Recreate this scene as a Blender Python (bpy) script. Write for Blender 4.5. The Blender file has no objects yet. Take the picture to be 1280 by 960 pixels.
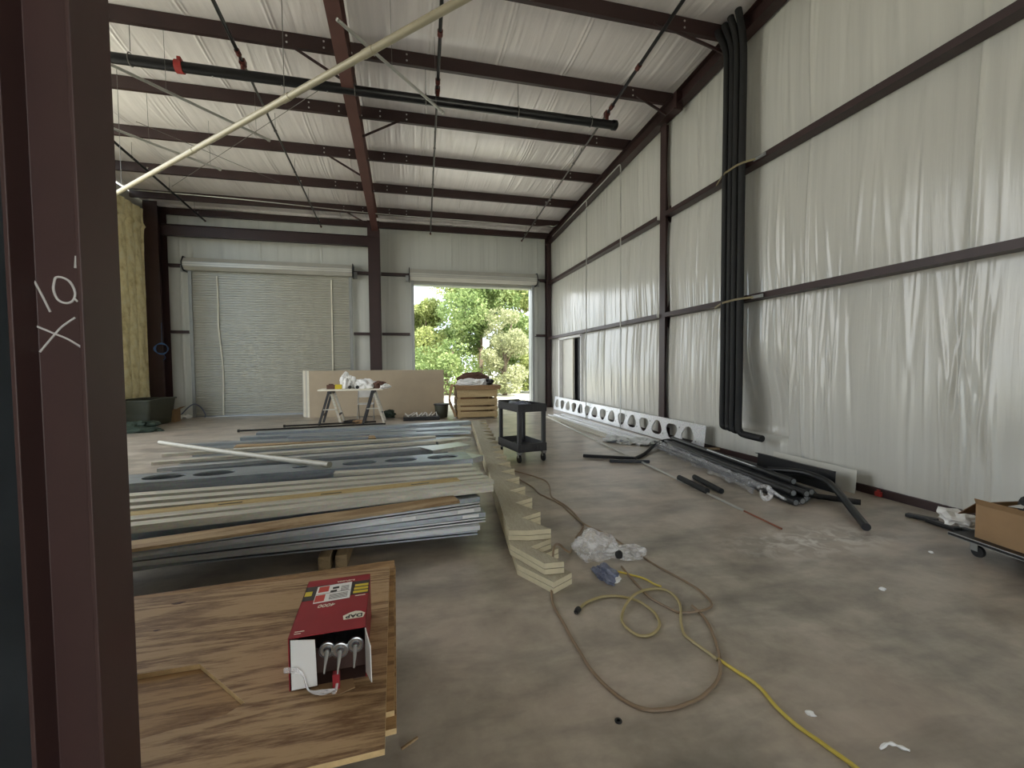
import bpy, bmesh, math, random
import numpy as np
from mathutils import Vector, Matrix
random.seed(7)
rng = np.random.default_rng(11)
scene = bpy.context.scene
COL = scene.collection

# ------------------------------------------------------------------ camera solved from the photograph's vanishing points
FPX = 545.54
CAM_H = 1.5
CR = Vector((0.97165457, -0.23630696, -0.00681262))      # camera right
CD = Vector((-0.0162542, -0.0380297, -0.99914441))       # camera down
CF = Vector((0.23584569, 0.97093396, -0.04079271))       # camera forward
EYE = Vector((0, 0, CAM_H))
cam_data = bpy.data.cameras.new('camera')
cam = bpy.data.objects.new('camera', cam_data)
COL.objects.link(cam)
cam_data.sensor_width = 36.0
cam_data.lens = FPX / 1280 * 36.0
cam_data.clip_start = 0.02
cam_data.clip_end = 500
mw = Matrix.Identity(4)
for i in range(3):
    mw[i][0] = CR[i]; mw[i][1] = -CD[i]; mw[i][2] = -CF[i]; mw[i][3] = EYE[i]
cam.matrix_world = mw
scene.camera = cam


def ray(u, v):
    return CR * ((u - 640) / FPX) + CD * ((v - 480) / FPX) + CF


def P(u, v, x=None, y=None, z=None):
    """The point of the place seen at pixel (u, v) on the plane x=, y= or z=."""
    d = ray(u, v)
    if z is not None: t = (z - EYE.z) / d.z
    elif y is not None: t = y / d.y
    else: t = x / d.x
    return EYE + d * t


# ------------------------------------------------------------------ mesh building
class MB:
    def __init__(self):
        self.v = []; self.f = []

    def add(self, vs, fs):
        n = len(self.v)
        self.v.extend(Vector(a) for a in vs)
        self.f.extend([tuple(i + n for i in f) for f in fs])
        return self

    def box(self, c, s, rz=0, R=None):
        c = Vector(c); hx, hy, hz = s[0] / 2, s[1] / 2, s[2] / 2
        M = R if R is not None else Matrix.Rotation(rz, 3, 'Z')
        vs = [c + M @ Vector((x * hx, y * hy, z * hz)) for z in (-1, 1) for y in (-1, 1) for x in (-1, 1)]
        return self.add(vs, [(0, 2, 3, 1), (4, 5, 7, 6), (0, 1, 5, 4), (2, 6, 7, 3), (0, 4, 6, 2), (1, 3, 7, 5)])

    def bar(self, a, b, w, h, up=(0, 0, 1)):
        a = Vector(a); b = Vector(b); d = (b - a); L = d.length; d = d / L
        up = Vector(up); s = d.cross(up)
        if s.length < 1e-4: s = d.cross(Vector((1, 0, 0)))
        s.normalize(); k = s.cross(d)
        R = Matrix((d, s, k)).transposed()
        return self.box((a + b) / 2, (L, w, h), R=R)

    def prism(self, poly, z0, z1, M=None):
        """closed 2D polygon (x, y) extruded from z0 to z1, then moved by M"""
        n = len(poly); M = M or Matrix.Identity(4)
        vs = [M @ Vector((p[0], p[1], z0)) for p in poly] + [M @ Vector((p[0], p[1], z1)) for p in poly]
        fs = [tuple(range(n - 1, -1, -1)), tuple(range(n, 2 * n))] + [(i, (i + 1) % n, n + (i + 1) % n, n + i) for i in range(n)]
        return self.add(vs, fs)

    def sweep(self, prof, a, b, n_dir, k_dir, caps=True):
        """profile (n, k) carried straight from a to b"""
        n = len(prof); nd = Vector(n_dir); kd = Vector(k_dir)
        vs = [Vector(q) + nd * p[0] + kd * p[1] for q in (a, b) for p in prof]
        fs = [(i, (i + 1) % n, n + (i + 1) % n, n + i) for i in range(n)]
        if caps: fs += [tuple(range(n - 1, -1, -1)), tuple(range(n, 2 * n))]
        return self.add(vs, fs)

    def tube(self, path, r, n=8, caps=True, flat=1.0):
        path = [Vector(p) for p in path]; m = len(path)
        rs = r if isinstance(r, (list, tuple)) else [r] * m
        ref = Vector((0, 0, 1)); vs = []
        for i, p in enumerate(path):
            t = (path[min(i + 1, m - 1)] - path[max(i - 1, 0)]).normalized()
            if i == 0:
                if abs(t.dot(ref)) > .9: ref = Vector((1, 0, 0))
                s = t.cross(ref).normalized()
            else:
                s = (s - t * s.dot(t)).normalized()
            k = s.cross(t)
            for j in range(n):
                a = 2 * math.pi * j / n
                vs.append(p + s * math.cos(a) * rs[i] + k * math.sin(a) * rs[i] * flat)
        fs = [(i * n + j, i * n + (j + 1) % n, (i + 1) * n + (j + 1) % n, (i + 1) * n + j) for i in range(m - 1) for j in range(n)]
        if caps: fs += [tuple(range(n - 1, -1, -1)), tuple((m - 1) * n + j for j in range(n))]
        return self.add(vs, fs)

    def lathe(self, prof, c, axis=(0, 0, 1), n=20):
        """profile [(radius, height)] turned about an axis at c"""
        ax = Vector(axis).normalized(); q = Vector((0, 0, 1)).rotation_difference(ax).to_matrix(); c = Vector(c)
        vs = []
        for r, h in prof:
            for j in range(n):
                a = 2 * math.pi * j / n
                vs.append(c + q @ Vector((r * math.cos(a), r * math.sin(a), h)))
        m = len(prof)
        fs = [(i * n + j, i * n + (j + 1) % n, (i + 1) * n + (j + 1) % n, (i + 1) * n + j) for i in range(m - 1) for j in range(n)]
        fs += [tuple(range(n - 1, -1, -1)), tuple((m - 1) * n + j for j in range(n))]
        return self.add(vs, fs)

    def sheet(self, pts, nu, nv):
        """open grid of points, row by row"""
        fs = [(j * nu + i, j * nu + i + 1, (j + 1) * nu + i + 1, (j + 1) * nu + i) for j in range(nv - 1) for i in range(nu - 1)]
        return self.add(pts, fs)

    def build(self, name, material, parent=None, smooth=False, bevel=0, origin=None, keep=False):
        me = bpy.data.meshes.new(name)
        vs = np.array([tuple(a) for a in self.v])
        if parent is not None:
            o = Vector(parent['_o'])
        elif origin is not None:
            o = Vector(origin)
        else:
            lo = vs.min(0); hi = vs.max(0)
            o = Vector(((lo[0] + hi[0]) / 2, (lo[1] + hi[1]) / 2, lo[2]))
        vs = vs - np.array(o)
        me.from_pydata(vs.tolist(), [], self.f)
        bm = bmesh.new(); bm.from_mesh(me); bmesh.ops.recalc_face_normals(bm, faces=bm.faces); bm.to_mesh(me); bm.free()
        if smooth:
            me.polygons.foreach_set('use_smooth', [True] * len(me.polygons))
            if smooth != 'all':
                try: me.set_sharp_from_angle(angle=math.radians(40))
                except Exception: pass
        me.materials.append(material)
        ob = bpy.data.objects.new(name, me); COL.objects.link(ob)
        ob['_o'] = tuple(o)
        if parent is not None: ob.parent = parent
        else: ob.location = o
        if parent is not None and parent.get('_part'):
            pass
        if bevel:
            md = ob.modifiers.new('bevel', 'BEVEL'); md.width = bevel; md.segments = 2; md.limit_method = 'ANGLE'; md.harden_normals = False
        return ob


def tag(o, label, cat, group=None, kind=None):
    if label: o['label'] = label
    if cat: o['category'] = cat
    if group: o['group'] = group
    if kind: o['kind'] = kind
    return o


def empty(name, loc, label=None, cat=None, group=None, kind=None):
    o = bpy.data.objects.new(name, None); COL.objects.link(o)
    o.location = loc; o['_o'] = tuple(loc); o.empty_display_size = .1
    return tag(o, label, cat, group, kind)


def copy_tree(o, parent=None):
    c = o.copy(); COL.objects.link(c)
    if parent is not None: c.parent = parent
    for ch in list(o.children): copy_tree(ch, c)
    return c


def one(name, mb, material, label, cat, group=None, **kw):
    return tag(mb.build(name, material, **kw), label, cat, group)


def struct(name, mb, material, **kw):
    return tag(mb.build(name, material, **kw), None, None, kind='structure')


def side_material(o, m):
    """cut edges of a sheet or plank show fresh wood"""
    o.data.materials.append(m)
    for p in o.data.polygons:
        if abs(p.normal.z) < .5: p.material_index = 1
    return o


def spline(pts, n=6):
    """Catmull-Rom through points"""
    pts = [Vector(p) for p in pts]; out = []
    for i in range(len(pts) - 1):
        p0 = pts[max(i - 1, 0)]; p1 = pts[i]; p2 = pts[i + 1]; p3 = pts[min(i + 2, len(pts) - 1)]
        for j in range(n):
            t = j / n
            out.append(.5 * ((2 * p1) + (p2 - p0) * t + (2 * p0 - 5 * p1 + 4 * p2 - p3) * t * t + (3 * p1 - p0 - 3 * p2 + p3) * t ** 3))
    out.append(pts[-1]); return out


# ------------------------------------------------------------------ materials
def srgb(r, g, b):
    f = lambda c: (c / 255 / 12.92) if c / 255 <= .04045 else ((c / 255 + .055) / 1.055) ** 2.4
    return (f(r), f(g), f(b), 1)


class NT:
    def __init__(self, name):
        self.m = bpy.data.materials.new(name); self.m.use_nodes = True
        self.nt = self.m.node_tree; self.nt.nodes.clear()
        self.out = self.n('ShaderNodeOutputMaterial'); self.b = self.n('ShaderNodeBsdfPrincipled')
        self.l(self.b.outputs[0], self.out.inputs[0])
        self.tc = self.n('ShaderNodeTexCoord')

    def n(self, t, **kw):
        x = self.nt.nodes.new(t)
        for k, v in kw.items(): setattr(x, k, v)
        return x

    def l(self, a, b): self.nt.links.new(a, b)

    def mapping(self, scale=(1, 1, 1), rot=(0, 0, 0), loc=(0, 0, 0)):
        mp = self.n('ShaderNodeMapping'); mp.inputs['Scale'].default_value = scale
        mp.inputs['Rotation'].default_value = rot; mp.inputs['Location'].default_value = loc
        self.l(self.tc.outputs['Object'], mp.inputs[0]); return mp.outputs[0]

    def noise(self, vec, scale=5, detail=4, rough=.55, dist=0):
        x = self.n('ShaderNodeTexNoise'); x.inputs['Scale'].default_value = scale; x.inputs['Detail'].default_value = detail
        x.inputs['Roughness'].default_value = rough; x.inputs['Distortion'].default_value = dist
        self.l(vec, x.inputs['Vector']); return x.outputs['Fac']

    def ramp(self, fac, stops):
        x = self.n('ShaderNodeValToRGB'); e = x.color_ramp.elements
        while len(e) < len(stops): e.new(.5)
        for k, (p, c) in zip(e, stops):
            k.position = p; k.color = c if len(c) == 4 else (*c, 1)
        self.l(fac, x.inputs[0]); return x.outputs[0]

    def mix(self, fac, a, b, blend='MIX'):
        x = self.n('ShaderNodeMix'); x.data_type = 'RGBA'; x.blend_type = blend
        for s, k in ((fac, 0), (a, 6), (b, 7)):
            if hasattr(s, 'node'): self.l(s, x.inputs[k])
            else: x.inputs[k].default_value = s
        return x.outputs[2]

    def bump(self, h, strength=.3, dist=.01):
        x = self.n('ShaderNodeBump'); x.inputs['Strength'].default_value = strength; x.inputs['Distance'].default_value = dist
        self.l(h, x.inputs['Height']); self.l(x.outputs[0], self.b.inputs['Normal']); return x

    def setp(self, **kw):
        nm = {'color': 'Base Color', 'rough': 'Roughness', 'metal': 'Metallic', 'spec': 'Specular IOR Level', 'trans': 'Transmission Weight',
              'alpha': 'Alpha', 'ior': 'IOR', 'coat': 'Coat Weight', 'sheen': 'Sheen Weight'}
        for k, v in kw.items():
            s = self.b.inputs[nm[k]]
            if hasattr(v, 'node'): self.l(v, s)
            else: s.default_value = v
        return self


def plain(name, c, rough=.5, metal=0, var=.12, scale=6, bump=0, spec=.5):
    m = NT(name); v = m.mapping()
    nz = m.noise(v, scale, 5)
    a = tuple(x * (1 - var) for x in c[:3]) + (1,); b = tuple(min(1, x * (1 + var)) for x in c[:3]) + (1,)
    m.setp(color=m.ramp(nz, [(.3, a), (.7, b)]), rough=rough, metal=metal, spec=spec)
    if bump: m.bump(m.noise(v, scale * 6, 4), bump, .004)
    return m.m


def liner(name, sc, fine=60, col=(196, 194, 187), rough=.36, bump=.5):
    m = NT(name); v = m.mapping(sc)
    n1 = m.noise(v, fine, 3, .6); n2 = m.noise(v, fine * .22, 3, .5, .4)
    c = srgb(*col); d = tuple(x * .88 for x in c[:3]) + (1,)
    m.setp(color=m.ramp(n2, [(.3, d), (.7, c)]), rough=rough, spec=.6)
    ad = m.n('ShaderNodeMath', operation='MULTIPLY_ADD'); m.l(n2, ad.inputs[0]); ad.inputs[1].default_value = 2.2; m.l(n1, ad.inputs[2])
    m.bump(ad.outputs[0], bump, .006)
    return m.m


def galv(name, c=(150, 155, 158), rough=.38, metal=.85):
    m = NT(name); v = m.mapping((2, 2, 2)); w = m.mapping((1, 12, 12))
    vo = m.n('ShaderNodeTexVoronoi'); vo.inputs['Scale'].default_value = 30; m.l(v, vo.inputs['Vector'])
    nz = m.noise(w, 3, 4)
    cc = srgb(*c); a = tuple(x * .72 for x in cc[:3]) + (1,)
    base = m.ramp(nz, [(.3, a), (.7, cc)])
    base = m.mix(.12, base, vo.outputs['Color'], 'SOFT_LIGHT')
    m.setp(color=base, rough=m.ramp(nz, [(.3, (rough * 1.2,) * 3), (.7, (rough * .85,) * 3)]), metal=metal)
    return m.m


def wood(name, c1, c2, axis='X', scale=1.0, rough=.6, rings=3.0, contrast=1.0):
    """grain stretched along an axis of the object"""
    m = NT(name)
    sc = {'X': (.35, 3, 3), 'Y': (3, .35, 3), 'Z': (3, 3, .35)}[axis]
    v = m.mapping(tuple(s * scale for s in sc))
    big = m.noise(v, 1.3, 3, .5, .8)
    wv = m.n('ShaderNodeMath', operation='MULTIPLY'); m.l(big, wv.inputs[0]); wv.inputs[1].default_value = rings * 6.28
    sn = m.n('ShaderNodeMath', operation='SINE'); m.l(wv.outputs[0], sn.inputs[0])
    fine = m.noise(m.mapping(tuple(s * scale * 5 for s in sc)), 6, 4, .7)
    mm = m.n('ShaderNodeMath', operation='MULTIPLY_ADD'); m.l(sn.outputs[0], mm.inputs[0]); mm.inputs[1].default_value = .22 * contrast; m.l(fine, mm.inputs[2])
    m.setp(color=m.ramp(mm.outputs[0], [(.25, c2), (.62, c1)]), rough=rough, spec=.3)
    m.bump(fine, .15, .003)
    return m.m


M = {}
M['steel'] = plain('red_oxide_primer', srgb(48, 28, 27), .48, 0, .16, 3, .05)
M['steel_rafter'] = plain('red_oxide_primer_lighter', srgb(88, 55, 49), .5, 0, .14, 3, .05)
M['steel_near'] = plain('brown_primer_near', srgb(66, 45, 43), .5, 0, .1, 5, .04)
M['bolt'] = plain('zinc_bolt', srgb(200, 200, 198), .35, .7, .05)
M['ceil'] = liner('ceiling_liner', (1, .05, 1), 34, (240, 234, 232), .28, .5)
M['wall'] = liner('wall_liner', (1, 1, .05), 30, (202, 201, 193), .2, .3)
M['wallfar'] = liner('far_wall_liner', (1, 1, .05), 16, (206, 207, 199), .42, .25)
M['black_pipe'] = plain('black_pipe_paint', srgb(20, 20, 22), .28, .1, .2, 4)
M['lit_black_pipe'] = plain('lit_black_pipe_paint', srgb(70, 68, 66), .32, .5, .15, 4)
M['fitting'] = plain('rust_red_fitting', srgb(92, 42, 34), .5, .1, .2, 20)
M['emt'] = plain('conduit_zinc', srgb(190, 190, 184), .3, .6, .06, 4)
M['beige_pipe'] = plain('beige_pipe', srgb(164, 156, 132), .35, .15, .08, 3)
M['wire'] = plain('thin_wire', srgb(120, 118, 114), .4, .6, .05)
M['foam'] = plain('insulation_black_foam', srgb(15, 15, 16), .7, 0, .2, 8, .2)
M['tubeblack'] = plain('black_plastic_tube', srgb(17, 17, 19), .45, 0, .2, 4)
M['galv'] = galv('galvanised_steel', (206, 209, 210), .36, .6)
M['galv_dark'] = galv('galvanised_steel_weathered', (170, 178, 184), .4, .7)
M['galv_warm'] = galv('galvanised_steel_dusty', (204, 200, 186), .5, .3)
M['white_steel'] = galv('bright_white_steel', (232, 234, 236), .35, .35)
M['door'] = plain('roller_door_grey', srgb(170, 168, 155), .34, .1, .05, 3)
M['hood'] = plain('roller_hood_grey', srgb(196, 194, 184), .4, .15, .04, 3)
M['jamb'] = plain('jamb_galvanised', srgb(150, 152, 150), .4, .5, .08, 4)
M['black'] = plain('black_coating_and_shade', srgb(16, 16, 18), .4, 0, .1)
M['strap'] = plain('white_pull_strap', srgb(226, 222, 205), .7, 0, .05)
M['ply'] = wood('plywood_face', srgb(166, 138, 104), srgb(110, 82, 56), 'X', 1.3, .62, 7, .8)
M['ply_dark'] = wood('plywood_lower_face', srgb(158, 126, 88), srgb(112, 82, 52), 'X', 1.4, .62, 6, .7)
M['plank'] = wood('yellow_plank', srgb(190, 170, 118), srgb(150, 126, 82), 'X', 2, .7, 1.5, .6)
M['board'] = wood('brown_board', srgb(168, 146, 114), srgb(128, 102, 72), 'X', 2, .7, 2)
M['stringer'] = wood('stringer_lumber', srgb(174, 168, 150), srgb(146, 139, 120), 'Y', 2.5, .7, 1.5, .4)
M['cut_end'] = plain('fresh_cut_lumber', srgb(202, 192, 162), .75, 0, .1, 9)
M['ply_edge'] = plain('plywood_edge', srgb(200, 172, 124), .7, 0, .15, 30)
M['crate'] = wood('crate_lumber', srgb(196, 174, 134), srgb(158, 134, 96), 'X', 2, .7, 1.2, .5)
M['timber'] = wood('sleeper_timber', srgb(150, 130, 100), srgb(96, 80, 58), 'Y', 2, .75, 2)
M['dry'] = plain('drywall_paper', srgb(176, 162, 140), .8, 0, .05, 2)
M['dry_edge'] = plain('drywall_edge', srgb(206, 200, 184), .8, 0, .05, 3)
M['cart'] = plain('cart_black_plastic', srgb(52, 52, 54), .5, 0, .15, 8, .1)
M['rubber'] = plain('black_rubber', srgb(22, 22, 23), .6, 0, .1)
M['red'] = plain('red_carton', srgb(142, 30, 40), .5, 0, .08, 8)
M['carton_in'] = plain('carton_inner', srgb(70, 48, 40), .8, 0, .1)
M['kraft'] = plain('kraft_cardboard', srgb(152, 122, 88), .8, 0, .08, 5)
M['kraft_dark'] = plain('kraft_dark', srgb(120, 88, 58), .8, 0, .1, 5)
M['white'] = plain('white_paper', srgb(228, 228, 226), .6, 0, .03)
M['print_grey'] = plain('print_dark_grey', srgb(52, 46, 44), .55, 0, .05)
M['print_yellow'] = plain('print_yellow', srgb(206, 184, 48), .55, 0, .05)
M['print_black'] = plain('print_black', srgb(24, 22, 22), .55, 0, .05)
M['print_red'] = plain('print_label_red', srgb(190, 66, 54), .55, 0, .05)
M['silver'] = plain('silver_cap', srgb(178, 180, 182), .25, .9, .05)
M['panel'] = plain('blackened_sheet', srgb(52, 58, 64), .3, .5, .3, 3)
M['pale_pipe'] = plain('pale_grey_pipe', srgb(138, 135, 122), .45, .1, .1, 8)
M['nozzle'] = plain('clear_grey_nozzle', srgb(190, 190, 186), .25, .3, .05)
M['hose'] = plain('brown_hose', srgb(128, 108, 86), .45, 0, .08, 5)
M['cord_tan'] = plain('tan_cord', srgb(160, 146, 104), .45, 0, .08, 5)
M['cord_yellow'] = plain('yellow_cord', srgb(190, 170, 74), .45, 0, .08, 5)
M['olive'] = plain('olive_plastic', srgb(72, 74, 62), .6, 0, .08, 4)
M['green'] = plain('dark_green_cloth', srgb(40, 54, 44), .8, 0, .2, 9)
M['blue'] = plain('blue_wire', srgb(70, 110, 160), .5, 0, .08)
M['bluegrey'] = plain('blue_grey_plastic', srgb(96, 102, 122), .35, 0, .2, 20)
M['brown'] = plain('brown_cloth', srgb(92, 64, 52), .8, 0, .2, 12)
M['chalk'] = plain('chalk', srgb(206, 204, 202), .9, 0, .05)
M['copper'] = plain('copper_pole', srgb(150, 96, 76), .35, .6, .1)
M['yellow_band'] = plain('strap_webbing', srgb(120, 110, 80), .6, 0, .1)
M['redplastic'] = plain('red_plastic', srgb(150, 40, 34), .5, 0, .05)


def foam_mat():
    m = NT('spray_foam'); v = m.mapping()
    n1 = m.noise(v, 5, 5, .6); n2 = m.noise(v, 22, 4, .6)
    m.setp(color=m.ramp(n1, [(.25, srgb(206, 190, 136)), (.5, srgb(240, 228, 180)), (.75, srgb(246, 240, 208))]), rough=.85, spec=.2)
    m.bump(n2, .6, .02); return m.m
M['sprayfoam'] = foam_mat()


def film_mat(name, base, alpha, rough=.12):
    m = NT(name); v = m.mapping()
    nz = m.noise(v, 14, 5, .6)
    m.setp(color=base, rough=rough, spec=.8, alpha=m.ramp(nz, [(.35, (alpha * .45,) * 3), (.65, (min(1, alpha * 1.5),) * 3)]))
    m.bump(m.noise(v, 40, 4), .6, .006); return m.m
M['film'] = film_mat('clear_film', (.92, .92, .94, 1), .3, .08)
M['wrap'] = film_mat('shrink_wrap', (.5, .51, .53, 1), .3, .1)


def concrete():
    m = NT('concrete_slab'); v = m.mapping()
    a = m.noise(v, .55, 5, .6, .3); b = m.noise(v, 2.6, 6, .65, .1); c = m.noise(v, 34, 4, .7)
    st = m.noise(m.mapping((.9, 2.6, 1), (0, 0, .7)), 1.1, 5, .62, .2)
    wt = m.noise(m.mapping((1.2, 2.2, 1), (0, 0, -.5), (3, 1, 0)), 1.5, 7, .75, .5)
    col = m.ramp(b, [(.28, srgb(124, 116, 106)), (.5, srgb(160, 152, 139)), (.74, srgb(190, 182, 168))])
    col = m.mix(m.ramp(a, [(.38, (0, 0, 0)), (.66, (.55, .55, .55))]), col, srgb(176, 159, 146))
    col = m.mix(m.ramp(st, [(.46, (0, 0, 0)), (.74, (.8, .8, .8))]), col, srgb(98, 94, 88))
    # dusty white smear on the slab in front of the black tubes
    ds = m.n('ShaderNodeVectorMath', operation='DISTANCE'); m.l(m.mapping((1, 2.6, 1), (0, 0, .55)), ds.inputs[0])
    cs, sn_ = math.cos(.55), math.sin(.55); pw = (3.35, 2.95)
    q_ = (pw[0], pw[1] * 2.6); ds.inputs[1].default_value = (q_[0] * cs - q_[1] * sn_, q_[0] * sn_ + q_[1] * cs, 0)
    near_ = m.n('ShaderNodeMapRange'); m.l(ds.outputs['Value'], near_.inputs[0]); near_.inputs[1].default_value = .1; near_.inputs[2].default_value = 1.0; near_.inputs[3].default_value = 1; near_.inputs[4].default_value = 0
    pr = m.n('ShaderNodeMath', operation='MULTIPLY'); m.l(near_.outputs[0], pr.inputs[0]); m.l(m.ramp(m.noise(v, 7, 4, .6, .8), [(.46, (0, 0, 0)), (.6, (.8, .8, .8))]), pr.inputs[1])
    col = m.mix(pr.outputs[0], col, srgb(216, 213, 206))
    m.setp(color=col, rough=.34, spec=.6)
    ad = m.n('ShaderNodeMath', operation='MULTIPLY_ADD'); m.l(c, ad.inputs[0]); ad.inputs[1].default_value = .3; m.l(b, ad.inputs[2])
    m.bump(ad.outputs[0], .12, .012); return m.m
M['concrete'] = concrete()


def ground_mat():
    m = NT('gravel_ground'); v = m.mapping(); n = m.noise(v, 3, 6, .7); a = m.noise(v, .2, 4)
    col = m.ramp(n, [(.3, srgb(186, 182, 172)), (.7, srgb(222, 218, 208))])
    col = m.mix(m.ramp(a, [(.45, (0, 0, 0)), (.6, (.6, .6, .6))]), col, srgb(120, 130, 70))
    m.setp(color=col, rough=.9, spec=.2); m.bump(n, .4, .03); return m.m
M['ground'] = ground_mat()


def leaf_mat(name, c1, c2, c3):
    m = NT(name); v = m.mapping()
    n1 = m.noise(v, .9, 4, .6); n2 = m.noise(v, 9, 3, .6)
    ad = m.n('ShaderNodeMath', operation='ADD'); m.l(n1, ad.inputs[0]); m.l(n2, ad.inputs[1])
    hf = m.n('ShaderNodeMath', operation='MULTIPLY'); m.l(ad.outputs[0], hf.inputs[0]); hf.inputs[1].default_value = .5
    col = m.ramp(hf.outputs[0], [(.34, c1), (.5, c2), (.66, c3)])
    m.setp(color=col, rough=.5, spec=.3)
    tr = m.n('ShaderNodeBsdfTranslucent'); m.l(col, tr.inputs[0])
    mx = m.n('ShaderNodeMixShader'); mx.inputs[0].default_value = .4
    m.l(m.b.outputs[0], mx.inputs[1]); m.l(tr.outputs[0], mx.inputs[2]); m.l(mx.outputs[0], m.out.inputs[0])
    return m.m
M['leaf'] = [leaf_mat('leaves_yellow_green', srgb(98, 112, 60), srgb(146, 156, 94), srgb(196, 200, 140)),
             leaf_mat('leaves_mid_green', srgb(76, 100, 58), srgb(120, 140, 84), srgb(168, 178, 122)),
             leaf_mat('leaves_pale_grey_green', srgb(120, 128, 92), srgb(158, 162, 122), srgb(196, 196, 164))]
M['bark'] = plain('bark', srgb(110, 98, 82), .9, 0, .2, 9, .4)
# ------------------------------------------------------------------ the building
R = 5.2; D = 15.4; LX = -7.3; YB = -7.0; LY0 = 4.2
SL = .058
def zp(y): return 6.15 + SL * (D - y)         # underside of the purlins
def zc(y): return zp(y) + .23                 # roof lining


def fold_field(s, t, n, smin, smax, tb, seed, amp=.012, wid=(.008, .03), tl=(.3, 1.4), slant=.05):
    """long soft ridges across s that fade in and out along t"""
    g = np.random.default_rng(seed); out = np.zeros_like(s)
    for _ in range(n):
        s0 = g.uniform(smin, smax); w = g.uniform(*wid); a = g.uniform(.3, 1) * amp * g.choice([1, 1, -.8])
        t0 = g.choice(tb) + g.uniform(-.25, .25); L = g.uniform(*tl); k = g.normal(0, slant)
        lo = np.searchsorted(s[0], s0 - 6 * w - abs(k) * 4); hi = np.searchsorted(s[0], s0 + 6 * w + abs(k) * 4)
        if hi <= lo: continue
        ss = s[:, lo:hi]; tt = t[:, lo:hi]
        d = (ss - s0 - k * (tt - t0)) / w
        out[:, lo:hi] += a * np.exp(-d * d) * np.exp(-((tt - t0) / L) ** 2)
    return out


def grid_object(name, X, Y, Z, material, mask=None):
    nv, nu = X.shape
    co = np.stack([X, Y, Z], -1).reshape(-1, 3)
    j, i = np.meshgrid(np.arange(nv - 1), np.arange(nu - 1), indexing='ij')
    q = np.stack([j * nu + i, j * nu + i + 1, (j + 1) * nu + i + 1, (j + 1) * nu + i], -1)
    if mask is not None: q = q[mask]
    q = q.reshape(-1, 4)
    me = bpy.data.meshes.new(name)
    me.vertices.add(len(co)); me.vertices.foreach_set('co', co.ravel())
    me.loops.add(q.size); me.loops.foreach_set('vertex_index', q.ravel().astype(np.int32))
    me.polygons.add(len(q)); me.polygons.foreach_set('loop_start', np.arange(0, q.size, 4, dtype=np.int32))
    me.polygons.foreach_set('loop_total', np.full(len(q), 4, dtype=np.int32))
    me.update(calc_edges=True); me.validate()
    me.polygons.foreach_set('use_smooth', [True] * len(me.polygons))
    me.materials.append(material)
    o = bpy.data.objects.new(name, me); COL.objects.link(o); o['kind'] = 'structure'
    return o


# floor slab and the ground outside
struct('floor', MB().box(((LX + R) / 2 - .1, (YB + D) / 2 + .15, -.15), (R - LX + .6, D - YB + .5, .3)), M['concrete'], origin=(0, 0, 0))
gx, gy = np.meshgrid(np.linspace(-70, 70, 90), np.linspace(-60, 110, 110))
gz = -.06 + .05 * np.sin(gx * .7) * np.cos(gy * .5) - .03
gz = np.where((gx > LX - 2) & (gx < R + 2) & (gy > YB - 2) & (gy < D + 2), -.12, gz)
g_ = grid_object('ground', gx, gy, gz, M['ground']); tag(g_, 'sunlit pale gravel ground beyond the open roller door', 'ground')
# doorstep apron, flush with the slab outside the open door
struct('trim_1', MB().box((2.4, D + 1.0, -.08), (6.5, 1.25, .14)), M['concrete'])

# roof lining: sags between purlins, long folds run down the slope
PUR = [14.27, 12.68, 11.02, 9.39, 7.76, 6.17]
xs = np.concatenate([np.arange(LX, R, .014), [R]])
knots = [D, 15.2] + PUR + [4.57, 2.97, 1.37, -.23, -1.83, -3.43, -5.03, YB]
ys = []
for a, b in zip(knots[:-1], knots[1:]):
    k = 10 if b > 4 else 3
    ys += list(np.linspace(a, b, k, endpoint=False))
ys = np.array(ys + [YB])
X, Y = np.meshgrid(xs, ys)
Z = zc(Y)
kk = np.array(knots)[::-1]
idx = np.clip(np.searchsorted(kk, Y) - 1, 0, len(kk) - 2)
fr = (Y - kk[idx]) / (kk[idx + 1] - kk[idx])
Z -= .07 * np.sin(np.pi * np.clip(fr, 0, 1)) ** .8 * (1 + .25 * np.sin(X * 1.7 + idx))
mids = list((kk[idx.min():-1] + kk[idx.min() + 1:]) / 2)
mids = [m_ for m_ in mids if m_ > 3]
Z += -fold_field(X, Y, 900, LX, R, mids, 3, .011, (.010, .035), (.25, .8), .05)
for k in range(11):                                       # taped seams every few feet
    sx = LX + .55 + 1.2 * k
    Z -= .016 * np.exp(-((X - sx) / .018) ** 2) + .012 * np.exp(-((X - sx - .06) / .015) ** 2)
grid_object('ceiling', X, Y, Z, M['ceil'])
# roof sheet above the lining keeps the daylight out
struct('trim_2', MB().add([(LX - .3, D + .3, zc(D) + .15), (R + .3, D + .3, zc(D) + .15), (R + .3, YB, zc(YB) + .15), (LX - .3, YB, zc(YB) + .15),
       (LX - .3, D + .3, zc(D) + .2), (R + .3, D + .3, zc(D) + .2), (R + .3, YB, zc(YB) + .2), (LX - .3, YB, zc(YB) + .2)],
       [(0, 1, 2, 3), (4, 5, 6, 7), (0, 1, 5, 4), (1, 2, 6, 5), (2, 3, 7, 6), (3, 0, 4, 7)]), M['hood'])

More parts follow.
